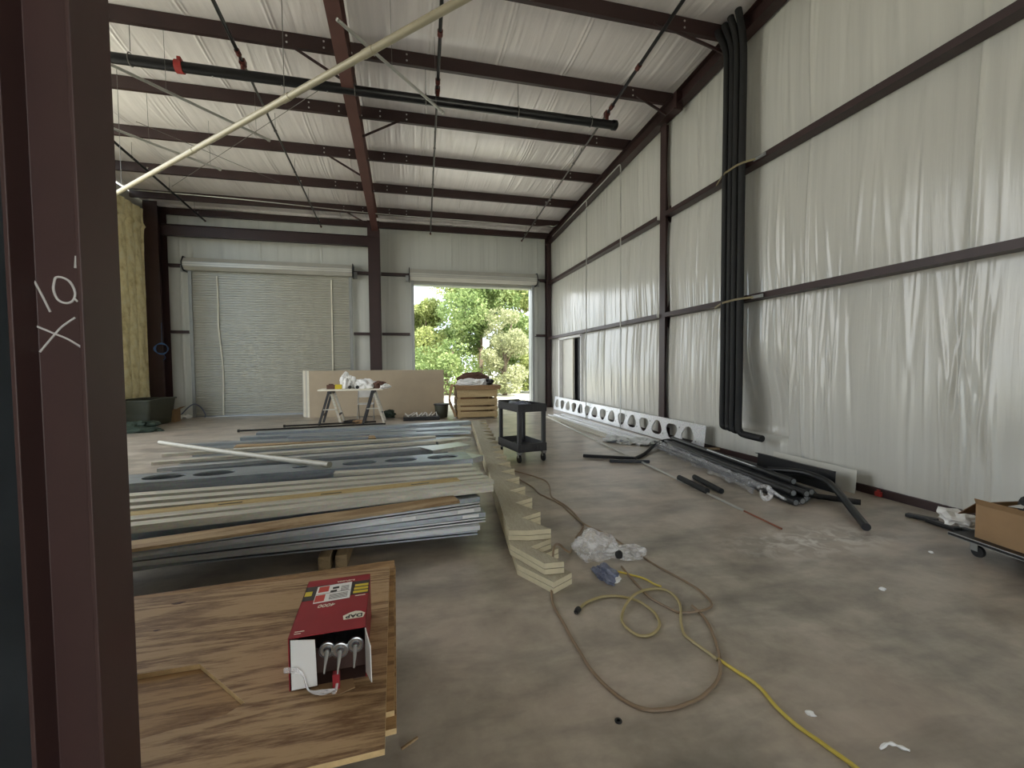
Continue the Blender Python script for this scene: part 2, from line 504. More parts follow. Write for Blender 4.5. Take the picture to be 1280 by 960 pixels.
# right wall lining
ys = np.concatenate([np.linspace(YB, 2.0, 40, endpoint=False), np.arange(2.0, 10, .0125), np.arange(10, D, .02), [D]])
zs = np.unique(np.concatenate([np.linspace(0, 2.5, 22), np.linspace(2.5, 4.5, 18), np.linspace(4.5, 7.9, 24), [.445, .455, 1.2, 1.21]]))
Y, T = np.meshgrid(ys, zs); ZT = np.minimum(T, zc(Y) + .02)
bay = lambda z, a, b: np.sin(np.pi * np.clip((z - a) / (b - a), 0, 1))
off = -.035 * (bay(ZT, 0, 2.5) + bay(ZT, 2.5, 4.5) + bay(ZT, 4.5, 6.6)) * (1 + .4 * np.sin(Y * 1.3) * np.sin(Y * .37 + 1))
off -= fold_field(Y, ZT, 520, 2, D, [.3, 1.2, 2.0, 2.6, 3.5, 4.2, 4.8, 5.6], 21, .008, (.010, .035), (.25, 1.0), .05)
off -= fold_field(Y, ZT, 230, 5.0, D, [2.3, 1.8, 2.7, 1.0], 22, .014, (.012, .03), (.4, 1.2), .03)
off -= fold_field(Y, ZT, 30, 2.75, 3.2, [.3, .8, 1.4], 23, .02, (.010, .018), (.5, .9), .07)
off -= fold_field(Y, ZT, 40, 4.3, 5.2, [1.8, 2.3, 1.2], 24, .02, (.010, .02), (.4, 1.0), .05)
for sy in (3.0, 4.75, 7.0, 9.0, 10.8, 12.0): off -= .02 * np.exp(-((Y - sy - .03 * np.sin(ZT)) / .016) ** 2)
nich = 1 / (1 + np.exp(-(Y - 5.0) / .004)) * 1 / (1 + np.exp((Y - 6.1) / .02)) * 1 / (1 + np.exp(-(ZT - .45) / .004)) * 1 / (1 + np.exp((ZT - 1.3) / .18))
off += .20 * nich
cy = (Y[:-1, :-1] + Y[1:, 1:]) / 2; cz = (T[:-1, :-1] + T[1:, 1:]) / 2
mask = ~((cy > 12.25) & (cy < 14.25) & (cz < 2.42))
grid_object('wall_right', R + off, Y, ZT, M['wall'], mask)
struct('baseboard_right', MB().box((R - .01, 6.0, .045), (.05, 12.4, .09)), M['steel'])
# outer skin of the right wall and wall_back side closes the light path
struct('trim_3', MB().box((R + .42, (YB + 12.0) / 2, 3.9), (.05, 12.0 - YB, 7.9)).box((R + .42, 14.9, 3.2), (.05, 1.4, 6.6)).box((R + .42, 13.1, 3.3), (.05, 2.4, 6.6)), M['hood'])

# far wall lining with the two roller-door openings
D1 = (-6.25, -1.75, 4.42); D2 = (.30, 4.46, 4.30)
xs = np.unique(np.round(np.concatenate([np.arange(LX, R, .02), [R, D1[0], D1[1], D2[0], D2[1]]]), 4))
zs = np.unique(np.concatenate([np.linspace(0, 2.6, 14), np.linspace(2.6, 4.5, 12), np.linspace(4.5, 6.4, 12), [D1[2], D2[2]]]))
X, Z = np.meshgrid(xs, zs)
off = fold_field(X, Z, 200, LX, R, [1, 2.2, 3.2, 4.3, 5.2, 5.9], 31, .008, (.012, .03), (.4, 1.2), .02)
off += .03 * (bay(Z, 0, 2.6) + bay(Z, 2.6, 4.5)) + .02 * bay(Z, 4.5, 6.3)
for sx in (-6.6, -4.4, -2.6, 1.6, 3.2, 4.7): off += .014 * np.exp(-((X - sx) / .02) ** 2)
cx = (X[:-1, :-1] + X[1:, 1:]) / 2; cz = (Z[:-1, :-1] + Z[1:, 1:]) / 2
mask = ~(((cx > D1[0]) & (cx < D1[1]) & (cz < D1[2])) | ((cx > D2[0]) & (cx < D2[1]) & (cz < D2[2])))
grid_object('wall_far', X, D - off, Z, M['wallfar'], mask)
sk = MB()
for (x0, x1, z0, z1) in ((LX - .3, D1[0], 0, 6.4), (D1[1], D2[0], 0, 6.4), (D2[1], R + .45, 0, 6.4), (D1[0], D1[1], D1[2], 6.4), (D2[0], D2[1], D2[2], 6.4)):
    sk.box(((x0 + x1) / 2, D + .25, (z0 + z1) / 2), (x1 - x0, .06, z1 - z0))
struct('trim_4', sk, M['hood'])
jb = MB()                                                   # wrapped jambs of the open door
for xx in (D2[0] - .03, D2[1] + .03): jb.box((xx, D + .12, D2[2] / 2), (.06, .32, D2[2]))
jb.box(((D2[0] + D2[1]) / 2, D + .12, D2[2] + .03), (D2[1] - D2[0] + .12, .32, .06))
struct('trim_5', jb, M['jamb'])

# left wall in yellow spray foam, ribbed between its studs
ys = np.linspace(11.1, D, 230); zs = np.linspace(0, 6.05, 120)
Y, Z = np.meshgrid(ys, zs)
rib = np.abs(np.sin(np.pi * (Y - 12.9) / .36 + .22 * np.sin(Z * .9 + Y))) ** .3
fade = np.clip((D - .12 - Y) / .2, 0, 1)
off = .10 * rib * (.3 + .7 * fade) + fade * (.014 * np.sin(Y * 23 + Z * 3) * np.sin(Z * 7 + Y * 5) + .012 * np.sin(Z * 2.3 + Y * 9))
off += .05 * fade * np.exp(-((Z - 5.55) / .05) ** 2)
grid_object('wall_left', LX + off, Y, Z, M['sprayfoam'])
struct('trim_6', MB().box((LX - .1, (11.1 + D) / 2, 3.2), (.12, D - 11.1, 6.4)), M['hood'])


# back wall and the near part of the left wall (behind the camera); the left side beyond is an open bay
bw_ = MB()
for (x0, x1, z0, z1) in ((LX - .4, -1.0, 0, 8), (-1.0, 4.6, 4.4, 8), (4.6, R + .45, 0, 8)): bw_.box(((x0 + x1) / 2, YB - .1, (z0 + z1) / 2), (x1 - x0, .12, z1 - z0))
struct('wall_back', bw_, M['wallfar'])
struct('wall_near', MB().box((LX - .1, (YB + LY0) / 2, 3.9), (.12, LY0 - YB, 8.0)), M['wallfar'])


eb = MB().box((LX + .09, D - .14, 3.0), (.05, .03, 6.0))
struct('trim_7', eb, M['strap'])

# ------------------------------------------------------------------ steel frame
def isec(w, d, tf, tw):
    """I profile, flanges across n (width w), depth d along k, base at k = 0"""
    a = w / 2; b = tw / 2
    return [(-a, 0), (a, 0), (a, tf), (b, tf), (b, d - tf), (a, d - tf), (a, d), (-a, d), (-a, d - tf), (-b, d - tf), (-b, tf), (-a, tf)]
def csec(w, h, t, lip=.02):
    """channel: web along k (height h) at n = 0, flanges to n = w with lips"""
    return [(0, 0), (w, 0), (w, lip), (w - t, lip), (w - t, t), (t, t), (t, h - t), (w - t, h - t), (w - t, h - lip), (w, h - lip), (w, h), (0, h)]

ordn = ['first', 'second', 'third', 'fourth', 'fifth', 'sixth', 'seventh', 'eighth', 'ninth', 'tenth', 'eleventh', 'twelfth']
for i, y in enumerate(PUR):
    r_ = empty('roof_purlin', (0, y, zp(y)), 'dark brown steel roof purlin, %s one counted from the far wall' % ordn[i], 'purlin', 'roof purlins')
    MB().sweep(csec(.07, .22, .006), (LX + .02, y, zp(y)), (R - .03, y, zp(y)), (0, 1, 0), (0, 0, 1)).build('channel', M['steel'], r_)
    for bx in (-1.75, -1.2, -.42, .1, 4.3):
        for bz in (.06, .16):
            MB().lathe([(.016, 0), (.016, .006), (.009, .014)], (bx, y - .001, zp(y) + bz), (0, -1, 0), 8).build('bolt', M['bolt'], r_)
one('eave_strut', MB().sweep(csec(.09, .19, .006), (LX + .3, 15.22, 6.1), (R - .05, 15.22, 6.1), (0, 1, 0), (0, 0, 1)), M['steel'],
    'dark brown eave strut along the top of the far wall', 'strut')

# main rafter over the middle column, tapering towards the wall
RX = -.87
prof_a = isec(.2, .42, .012, .01)
y0, y1 = 14.58, 3.4
r_ = empty('rafter', (RX, y0, zp(y0) - .4), 'red brown tapered rafter running from the middle far column overhead', 'rafter')
MB().sweep(prof_a, (RX, y0, zp(y0) - .40), (RX, y1, zp(y1) - .40), (1, 0, 0), (0, 0, 1)).build('beam', M['steel_rafter'], r_)
for y in PUR:
    for dy in (-.1, .1):
        MB().lathe([(.014, 0), (.014, .006), (.008, .012)], (RX + .1, y + dy, zp(y) - .02), (1, 0, 0), 8).build('bolt', M['bolt'], r_)
# rake beam at the right end wall
RK = 5.06
one('rake_beam', MB().sweep(isec(.18, .27, .012, .01), (RK, 15.25, zp(15.25) - .28), (RK, 1.0, zp(1.0) - .28), (1, 0, 0), (0, 0, 1)), M['steel'],
    'brown rake beam sloping up along the top of the right wall', 'beam')

# columns
def h_column(name, x, y, w, d, h, axis, label, m=M['steel'], plate=True, zt=None):
    """flanges of width w, depth d along axis 'x' or 'y'"""
    e = empty(name, (x, y, 0), label, 'column')
    nd = (1, 0, 0) if axis == 'y' else (0, 1, 0)
    kd = (0, 1, 0) if axis == 'y' else (1, 0, 0)
    base = Vector((x, y, 0)) - Vector(kd) * d / 2
    MB().sweep(isec(w, d, .012, .01), base + Vector((0, 0, .02)), base + Vector((0, 0, h)), nd, kd).build('shaft', m, e)
    if plate: MB().box((x, y, .01), (w + .08 if axis == 'y' else d + .08, d + .08 if axis == 'y' else w + .08, .02)).build('base_plate', m, e)
    return e
c1 = h_column('steel_column', -.93, 14.88, .34, .55, 6.0, 'y', 'brown steel column between the closed door and the open door')
MB().box((-.93, 14.59, 5.86), (.36, .02, .5)).build('end_plate', M['steel'], c1)
h_column('steel_column', -7.04, 15.0, .36, .5, 6.3, 'y', 'dark brown steel column in the far left corner by the foam wall')
h_column('steel_column', 5.06, 15.2, .16, .2, 6.2, 'y', 'narrow brown steel column in the far right corner')
h_column('steel_column', 5.13, 7.92, .2, .14, zp(7.9) - .3, 'x', 'brown steel column standing against the right wall')
one('header_beam', MB().sweep(isec(.16, .32, .012, .01), (-6.86, 14.98, 5.40), (-1.11, 14.98, 5.40), (0, 1, 0), (0, 0, 1)), M['steel'],
    'brown header beam above the closed roller door', 'beam')

# girts
def girt(a, b, nd, label, group):
    a = Vector(a); b = Vector(b)
    return one('wall_girt', MB().sweep([(0, 0), (.17, 0), (.17, .028), (.164, .028), (.164, .006), (.006, .006), (.006, .085), (0, .085)], a, b, nd, (0, 0, 1)), M['steel'], label, 'girt', group)
GX = R - .19
girt((GX, YB + .2, 2.46), (GX, 7.79, 2.46), (1, 0, 0), 'lower brown girt on the near right wall, behind the black pipes', 'girts on the right wall')
girt((GX, YB + .2, 4.44), (GX, 7.79, 4.44), (1, 0, 0), 'upper brown girt on the near right wall, behind the black pipes', 'girts on the right wall')
girt((GX, 8.05, 2.46), (GX, 15.08, 2.46), (1, 0, 0), 'lower brown girt on the right wall beyond the wall column', 'girts on the right wall')
girt((GX, 8.05, 4.44), (GX, 15.08, 4.44), (1, 0, 0), 'upper brown girt on the right wall beyond the wall column', 'girts on the right wall')
for nm, xa, xb in (('between the far left column and the closed door', -6.84, -6.34), ('between the closed door and the middle column', -1.64, -1.11),
                   ('between the middle column and the open door', -.75, .16), ('between the open door and the right corner', 4.60, 4.97)):
    for lv, z in (('lower', 2.56), ('upper', 4.55)):
        girt((xa, D - .22, z), (xb, D - .22, z), (0, 1, 0), '%s short brown girt %s' % (lv, nm), 'girts on the far wall')


# ------------------------------------------------------------------ roller doors
def roller(name, x0, x1, zt, zb, hood_z, label, closed):
    e = empty(name, ((x0 + x1) / 2, D - .12, 0), label, 'roller door', kind='structure')
    yc = D - .16
    # corrugated curtain, ribs as real relief
    pts = []; z = zt; rows = []
    pitch = .075
    while z > zb:
        rows += [(z, 0), (z - .02, .0), (z - .032, .016), (z - .063, .016)]; z -= pitch
    rows.append((zb, 0))
    rows = [r for r in rows if r[0] >= zb]
    vs = []
    for (zz, dy) in rows: vs += [(x0, yc - dy, zz), (x1, yc - dy, zz)]
    fs = [(2 * i, 2 * i + 1, 2 * i + 3, 2 * i + 2) for i in range(len(rows) - 1)]
    n = len(vs); vs += [(a, b + .06, c) for a, b, c in vs]; fs += [tuple(j + n for j in f) for f in fs]
    MB().add(vs, fs).build('curtain', M['door'], e)
    MB().box(((x0 + x1) / 2, yc + .01, zb + .03), (x1 - x0, .05, .06)).build('bottom_bar', M['jamb'], e)
    # hood: faceted cover
    hx0, hx1 = x0 - .12, x1 + .12
    prof = [(0, .0), (-.30, .0), (-.40, .10), (-.40, .22), (-.30, .36), (0, .36)]
    MB().sweep(prof, (hx0, D - .06, hood_z), (hx1, D - .06, hood_z), (0, 1, 0), (0, 0, 1)).build('hood', M['hood'], e)
    for k in (.08, .17, .27):
        pass
    hb = MB()
    for zz, yy in ((.10, -.403), (.16, -.403), (.22, -.403)): hb.box(((hx0 + hx1) / 2, D - .06 + yy, hood_z + zz), (hx1 - hx0, .008, .012))
    hb.build('hood_seam', M['jamb'], e)
    for s, xx in ((-1, hx0 - .015), (1, hx1 + .015)):
        MB().sweep([(.0, -.04), (-.33, -.04), (-.43, .09), (-.43, .23), (-.32, .40), (0, .40)], (xx - .012, D - .05, hood_z), (xx + .012, D - .05, hood_z), (0, 1, 0), (0, 0, 1)).build('bracket', M['black'], e)
        MB().box((xx + s * .07, D - .2, hood_z + .06), (.1, .1, .2)).build('tension_box', M['jamb'], e)
    for xx in (x0 - .035, x1 + .035):
        MB().sweep([(0, 0), (.09, 0), (.09, .02), (.07, .02), (.07, .06), (.09, .06), (.09, .08), (0, .08)], (xx - .045, D - .22, 0), (xx - .045, D - .22, hood_z), (1, 0, 0), (0, 1, 0)).build('guide_rail', M['jamb'], e)
    return e
d1 = roller('door_1', D1[0], D1[1], 4.46, .006, 4.44, 'closed grey corrugated roller door on the left of the far wall', True)
def strap(pts):
    mb = MB(); ps = spline(pts, 8); w = .04
    for a, b in zip(ps[:-1], ps[1:]):
        mb.bar(a, b, w, .012, (0, -1, 0))
    return mb
ysl = D - .20
strap([P(271, 345, y=ysl), P(272.5, 375, y=ysl), P(273, 405, y=ysl), P(275.5, 430, y=ysl), P(279, 465, y=ysl), P(279.5, 519, y=ysl)]).build('pull_strap', M['strap'], d1)
strap([P(414, 350, y=ysl), P(415, 400, y=ysl), P(416, 460, y=ysl), P(416.5, 517, y=ysl)]).build('pull_strap', M['strap'], d1)
d2 = roller('door_2', D2[0], D2[1], 4.7, 4.30, 4.40, 'open grey roller door wound up above the bright opening', False)

# personnel door near the far right corner
e = empty('door_3', (R, 13.2, 0), 'white framed doorway in the right wall near the far corner', 'door', kind='structure')
MB().box((R - .02, 14.2, 1.22), (.14, .10, 2.44)).box((R - .02, 12.28, 1.22), (.14, .06, 2.44)).box((R - .02, 13.24, 2.42), (.14, 2.0, .07)).build('door_frame', M['white'], e)
MB().box((R + .05, 13.65, 1.19), (.05, 1.0, 2.36)).build('door_leaf', M['hood'], e)
MB().box((R + .01, 13.12, 1.19), (.06, .07, 2.36)).build('door_edge', M['strap'], e)
MB().box((R + .12, 12.75, 1.2), (.03, 1.0, 2.4)).build('recess_shade_panel', M['black'], e)  # black panel standing in for the shade inside the door gap

# ------------------------------------------------------------------ near post, far left of the picture
NX0, NX1, NY0, NY1 = -.708, -.592, 1.0, 1.117
nc = empty('steel_post', ((NX0 + NX1) / 2, (NY0 + NY1) / 2, 0), 'brown steel post with chalk marks, close by at the left edge', 'post')
ht = zp(1.05)
MB().sweep(isec(NY1 - NY0, NX1 - NX0, .008, .007), (NX0, (NY0 + NY1) / 2, 0.012), (NX0, (NY0 + NY1) / 2, ht), (0, 1, 0), (1, 0, 0)).build('shaft', M['steel_near'], nc, bevel=.0015)
MB().box(((NX0 + NX1) / 2, (NY0 + NY1) / 2, .006), (.2, .2, .012)).build('base_plate', M['steel_near'], nc)
yw = (NY0 + NY1) / 2 - .0042
def chalk(pts, r=.0025):
    MB().tube(spline([P(u, v, y=yw) for u, v in pts], 5), r, 6, flat=1).build('chalk_mark', M['chalk'], nc)
chalk([(95, 320), (94, 335)], .002)
chalk([(68, 352), (67, 362), (72, 374), (82, 379), (91, 376), (94, 366), (88, 353), (78, 347), (70, 347), (68, 352)], .0022)
chalk([(93, 373), (97, 377)], .002)
chalk([(42, 350), (52, 368), (63, 390)], .002)
chalk([(46, 408), (68, 417), (85, 424), (103, 435)], .002)
chalk([(94, 397), (78, 408), (66, 421), (50, 440)], .002)
one('steel_sheet', MB().box((-1.35, 1.09, 1.75), (1.26, .03, 3.5)), M['panel'], 'glossy black metal sheet standing behind the brown post at left', 'metal sheet', bevel=.003)
# ------------------------------------------------------------------ sprinkler pipework under the roof
def zb(y): return 5.95 + SL * (D - y)
def roof_rod(x, y, z0, parent, name='hanger_rod', r=.005):
    return MB().tube([(x, y, z0), (x, y, zc(y) - .04)], r, 6).build(name, M['wire'], parent)
def coupling(p, axis, r, parent, m=None, name='coupling'):
    ax = Vector(axis).normalized()
    MB().lathe([(r * 1.0, -.05), (r * 1.45, -.05), (r * 1.45, -.018), (r * 1.2, -.012), (r * 1.2, .012), (r * 1.45, .018), (r * 1.45, .05), (r, .05)], p, ax, 14).build(name, m or M['fitting'], parent, smooth=True)

MZ = 6.2; MY = 8.02; MR = .078
e = empty('sprinkler_main', (0, MY, MZ - MR), 'large black sprinkler main pipe hanging across under the roof', 'pipe')
MB().tube([(LX + .1, MY, MZ), (4.06, MY, MZ)], MR, 24).build('pipe', M['black_pipe'], e, smooth=True)
MB().lathe([(MR, -.08), (MR * 1.18, -.08), (MR * 1.18, .0), (MR * .9, .02), (.0, .02)], (4.08, MY, MZ), (1, 0, 0), 24).build('end_cap', M['black_pipe'], e, smooth=True)
for x in (-4.0, -.76, .42, 2.1, 3.55):
    roof_rod(x, MY, MZ + MR + .05, e)
    mb = MB(); pts = []
    for k in range(25):
        a = math.pi / 2 + 2 * math.pi * k / 24; pts.append((x, MY + math.cos(a) * (MR + .006), MZ + math.sin(a) * (MR + .006) * (1.25 if math.sin(a) > 0 else 1)))
    mb.tube(pts, .008, 6); mb.build('hanger_ring', M['wire'], e)
MB().lathe([(MR * 1.05, -.05), (MR * 1.25, -.05), (MR * 1.25, .05), (MR * 1.05, .05)], (-3.35, MY, MZ), (1, 0, 0), 20).box((-3.35, MY, MZ + MR + .03), (.05, .08, .06)).build('red_coupling', M['redplastic'], e)
for x in (-2.9, -1.9, -1.2):
    MB().lathe([(.012, 0), (.012, .02)], (x, MY, MZ - MR - .015), (0, 0, 1), 8).build('drip_plug', M['bolt'], e)

def branch(x0, x1, y0, y1, label, r0=.028, r1=.02, heads=True):
    """branch line down the roof slope, crossing above the main; heavier on this side of it"""
    e = empty('sprinkler_branch', (x0, y0, zb(y0)), label, 'pipe', 'sprinkler branch lines')
    xf = lambda y: x0 + (x1 - x0) * (y - y0) / (y1 - y0)
    q = lambda y: Vector((xf(y), y, zb(y) + .02))
    ym = MY
    if y1 > ym > y0:
        MB().tube([q(y0), q(ym - .02)], r0, 12).build('pipe', M['black_pipe'], e, smooth=True)
        MB().tube([q(ym + .02), q(y1)], r1, 12).build('pipe', M['lit_black_pipe'], e, smooth=True)  # far run greyer: light on the black pipe put into its colour
        MB().tube([q(ym) + Vector((0, 0, -.02)), Vector((xf(ym), ym, MZ + MR - .01))], .035, 10).box(q(ym), (.085, .11, .085)).build('riser_tee', M['fitting'], e)
        coupling(q(ym - .22), q(y0) - q(y1), r0, e)
        coupling(q(ym - 1.25), q(y0) - q(y1), r0, e)
    else:
        MB().tube([q(y0), q(y1)], r0, 12).build('pipe', M['black_pipe'], e, smooth=True)
    MB().lathe([(r1 * 1.3, 0), (r1 * 1.5, .05), (r1 * 1.5, .09), (r1, .1)], q(y1), q(y1) - q(y0), 12).build('end_cap', M['fitting'], e)
    for y in (9.9, 11.6, 13.2, 14.6):
        if y0 < y < y1:
            roof_rod(xf(y), y, zb(y) + .02, e, r=.004)
            MB().lathe([(r1 * 1.5, -.012), (r1 * 1.5, .012)], q(y), q(y1) - q(y0), 10).build('hanger_ring', M['wire'], e)
    for y in (9.4, 12.2, 14.8):
        if y0 < y < y1:
            MB().lathe([(.012, 0), (.012, .03), (.006, .035), (.006, .055), (.022, .057), (.022, .06)], q(y) + Vector((0, 0, r1)), (0, 0, 1), 8).build('sprinkler_head', M['bolt'], e)
    return e
branch(-2.42, -2.55, 4.6, 15.06, 'black sprinkler branch line crossing the main left of the red brown rafter')
branch(.50, .88, 4.6, 15.08, 'black sprinkler branch line crossing the main midway between rafter and right wall')
branch(3.78, 4.10, 4.4, 15.2, 'black sprinkler branch line crossing the main near its capped right end')
branch(-5.82, -5.86, 9.6, 15.2, 'short black sprinkler branch line near the yellow foam wall')

# ------------------------------------------------------------------ conduits, suspended pipes and roof bracing
e = empty('long_pipe', tuple(P(365, 120, z=4.6)), 'long beige pipe slanting across overhead from the upper left', 'pipe')
a = P(148, 240, z=4.6); b = P(577, 0, z=4.6); dd = (b - a)
pa = a - dd * .12; pb = b + dd * .35
MB().tube([pa, pb], .036, 16).build('pipe', M['beige_pipe'], e, smooth=True)
for u, v in ((357, 122), (462, 66), (240, 189)):
    p = P(u, v, z=4.6); t = (p - a).dot(dd) / dd.dot(dd); p = a + dd * t
    MB().lathe([(.037, -.07), (.041, -.07), (.041, .07), (.037, .07)], p, dd, 16).build('coupling', M['beige_pipe'], e, smooth=True)
for t in (.02, .66, 1.25):
    p = a + dd * t
    MB().tube([p, (p.x, p.y, zc(p.y) - .04)], .004, 6).build('hanger_rod', M['wire'], e)

def susp(u0, v0, u1, v1, z, label, ext=0):
    a = P(u0, v0, z=z); b = P(u1, v1, z=z); a = a + (a - b) * ext
    e = empty('suspended_pipe', tuple(a), label, 'pipe', 'thin grey pipes hung on wires')
    MB().tube([a, b], .022, 10).build('pipe', M['emt'], e, smooth=True)
    MB().lathe([(.024, 0), (.03, .01), (.03, .05), (.0, .06)], b, b - a, 10).build('end_cap', M['emt'], e)
    for t in (.93, .45):
        p = a + (b - a) * t
        for dx in (-.012,):
            MB().tube([p, (p.x + dx, p.y, zc(p.y) - .05)], .003, 5).build('hanger_wire', M['wire'], e)
susp(141, 82, 334, 174, 5.7, 'thin grey pipe hung on wires under the main at upper left', .3)
susp(145, 162, 273, 211, 5.7, 'shorter thin grey pipe hung on wires nearest the foam wall', .3)
susp(421, 24, 552, 139, 5.7, 'thin grey pipe hung on wires right of the red brown rafter', .0)

# thin conduit along the purlin next to the far wall, then up the right end
zco = 6.03
one('conduit', MB().tube(spline([P(150, 236, y=14.05), P(300, 249, y=14.05), P(470, 267, y=14.05), P(600, 277, y=14.05), P(672, 283.5, y=14.05)], 4) +
    spline([Vector((4.75, 14.05, 6.17)), Vector((4.86, 13.95, 6.13)), Vector((4.88, 13.7, 6.1))], 4), .013, 8), M['emt'],
    'thin light conduit running level just below the roof before the far wall', 'conduit', smooth=True)
def drop(y_top, y_bot, y_far, label):
    z1 = zp(y_top) - .30
    pts = [(4.93, y_far, zp(y_far) - .30), (4.93, (y_far + y_top) / 2, zp((y_far + y_top) / 2) - .30), (4.93, y_top + .12, z1 - .005)]
    arc = spline([Vector((4.93, y_top + .12, z1 - .005)), Vector((4.93, y_top + .03, z1 - .02)), Vector((4.93, y_top, z1 - .12))], 5)
    return one('conduit', MB().tube([Vector(p) for p in pts[:2]] + arc + [Vector((4.93, y_bot, .0))], .014, 8), M['emt'], label, 'conduit', 'conduits dropping down the right wall', smooth=True)
drop(9.45, 9.42, 14.2, 'thin grey conduit dropping down the right wall nearer the wall column')
drop(11.42, 11.45, 14.3, 'thin grey conduit dropping down the right wall nearer the far corner')

def cable(p0, p1, p2, p3, label):
    one('brace_cable', MB().tube([Vector(p0), Vector(p1)], .006, 5), M['wire'], label, 'cable', 'roof brace cables')
f = lambda u, v: (lambda d: EYE + d * ((6.10 + SL * D - EYE.z) / (d.z + SL * d.y)))(ray(u, v))
a, b = f(395, 115), f(215, 233); cable(a + (a - b) * .05, b, 0, 0, 'thin brace cable rising to the right under the roof at upper left')
a, b = f(170, 152), f(350, 228); cable(a, b, 0, 0, 'thin brace cable falling to the right under the roof at upper left')

# flange braces, purlin to rafter
def fbrace(a, b, label):
    one('flange_brace', MB().bar(a, b, .045, .006, (0, 1, 0)).bar(Vector(a) + Vector((0, .02, 0)), Vector(b) + Vector((0, .02, 0)), .006, .045, (0, 1, 0)), M['steel'], label, 'brace', 'flange braces')
for y, nm in ((7.76, 'second'), (11.02, 'fourth'), (14.27, 'sixth')):
    fbrace((RX - .85, y + .0, zp(y) + .03), (RX - .10, y, zp(y) - .38), 'dark angle brace from rafter to the %s purlin, left side' % nm)
fbrace((RX + .85, 9.39, zp(9.39) + .03), (RX + .1, 9.39, zp(9.39) - .38), 'dark angle brace from rafter to a purlin, right side')
fbrace((4.36, 7.7, zp(7.7) + .02), (4.98, 7.7, zp(7.7) - .24), 'dark angle brace meeting the rake beam above the wall column')
fbrace((3.75, 6.12, zp(6.12) + .02), (4.98, 6.12, zp(6.12) - .24), 'dark angle brace by the nearest purlin at top right')
MB_ = MB().bar((.1, 14.25, zp(14.25) + .02), (.14, 14.3, zp(14.3) - .14), .04, .01)
# small lug under the rake above the wall column
one('bracket', MB().box((5.0, 7.35, zp(7.35) - .22), (.14, .1, .34)).box((4.95, 7.35, zp(7.35) - .4), (.18, .16, .03)), M['steel'], 'small steel bracket on the rake beam above the wall column', 'bracket', bevel=.004)

# ------------------------------------------------------------------ black insulated pipes down the right wall
yy = [5.95, 5.84, 5.73, 5.62]
for i, y in enumerate(yy):
    x = 4.90 + .012 * (i % 2); zbot = .50 - .012 * i
    top = zc(y) - .12
    pts = [Vector((x - .02, y + .10 + .10 * (1 - i / 3) , top - .05)), Vector((x, y + .03, top - .45)), Vector((x, y, top - .9)), Vector((x, y + .004, 4.4)), Vector((x, y, 2.5)), Vector((x, y - .004, 1.2))]
    pts += [Vector((x, y, zbot + .12)), Vector((x + .005, y - .03, zbot + .02)), Vector((x + .02, y - .10, zbot - .0 - .005 * i))]
    if i == 3: pts += [Vector((x + .04, y - .42, zbot - .03))]
    else: pts = pts[:-1] + [Vector((x + .12, y - .04, zbot + .0))]
    one('insulated_pipe', MB().tube(spline(pts, 6), .05, 12), M['foam'], 'black foam insulated pipe on the right wall, %s from the left in its row' % ordn[i], 'pipe', 'black insulated pipes on the right wall', smooth=True)
def pstrap(z, label):
    y0, y1 = 6.15, 5.42; x = 4.90
    mb = MB(); ps = [Vector((4.985, y0 + .12, z - .03)), Vector((x - .02, 6.02, z - .01)), Vector((x - .056, 5.9, z)), Vector((x - .056, 5.78, z + .005)), Vector((x - .056, 5.66, z + .01)), Vector((x - .02, 5.56, z + .015)), Vector((4.985, y1, z + .02))]
    for a, b in zip(ps[:-1], ps[1:]): mb.bar(a, b, .006, .03)
    e = empty('pipe_strap', (x, 5.78, z), label, 'strap', 'straps around the black pipes')
    mb.build('webbing', M['yellow_band'], e)
    MB().bar((4.975, y1 + .05, z + .02), (4.985, y1 - .16, z + .02), .008, .045).bar((4.97, y1 - .02, z + .02), (4.972, y1 - .14, z + .02), .014, .014).build('buckle', M['jamb'], e)
pstrap(2.47, 'tan strap holding the black pipes at the lower girt')
pstrap(4.46, 'tan strap holding the black pipes at the upper girt')
# ------------------------------------------------------------------ pile of galvanised studs
def frame_of(a, b):
    d = (b - a).normalized(); n = Vector((-d.y, d.x, 0)).normalized()
    if n.y < 0: n = -n
    return d, n
CAP = lambda w, h, t=.004: [(0, 0), (w, 0), (w, -h), (w - t, -h), (w - t, -t), (t, -t), (t, -h), (0, -h)]
def PZ(u, v, z): return P(u, v, z=z)
OPEN = lambda w, h, t=.005, l=.012: [(0, 0), (w, 0), (w, -h), (0, -h), (0, -h + l), (t, -h + l), (t, -h + t), (w - t, -h + t), (w - t, -t), (t, -t), (t, -l), (0, -l)]
def stud(uL, vL, uR, vR, z, w, h, label, m='galv', group='galvanised channels in the pile', name='steel_channel', ext=0.0, prof=None):
    a = PZ(uL, vL, z); b = PZ(uR, vR, z)
    a = a + (a - b) * ext
    d, n = frame_of(a, b)
    return one(name, MB().sweep((prof or CAP)(w, h), a, b, n, (0, 0, 1)), M[m], label, 'channel', group)
def level_beam(uL, vL, uR, vR, z, w, h, m, label, name, cat, group=None, ext=0.0, bevel=.003, extra=None):
    a = PZ(uL, vL, z); b = PZ(uR, vR, z); a = a + (a - b) * ext
    d, n = frame_of(a, b)
    c = (a + b) / 2 + n * w / 2 - Vector((0, 0, h / 2)); L = (b - a).length
    mb = MB().box((0, 0, h / 2), (L, w, h))
    if extra: extra(mb, L, w, h)
    o = mb.build(name, M[m], origin=(0, 0, 0), bevel=bevel)
    o.location = c - Vector((0, 0, h / 2)); o.rotation_euler = (0, 0, math.atan2(d.y, d.x))
    return tag(o, label, cat, group)

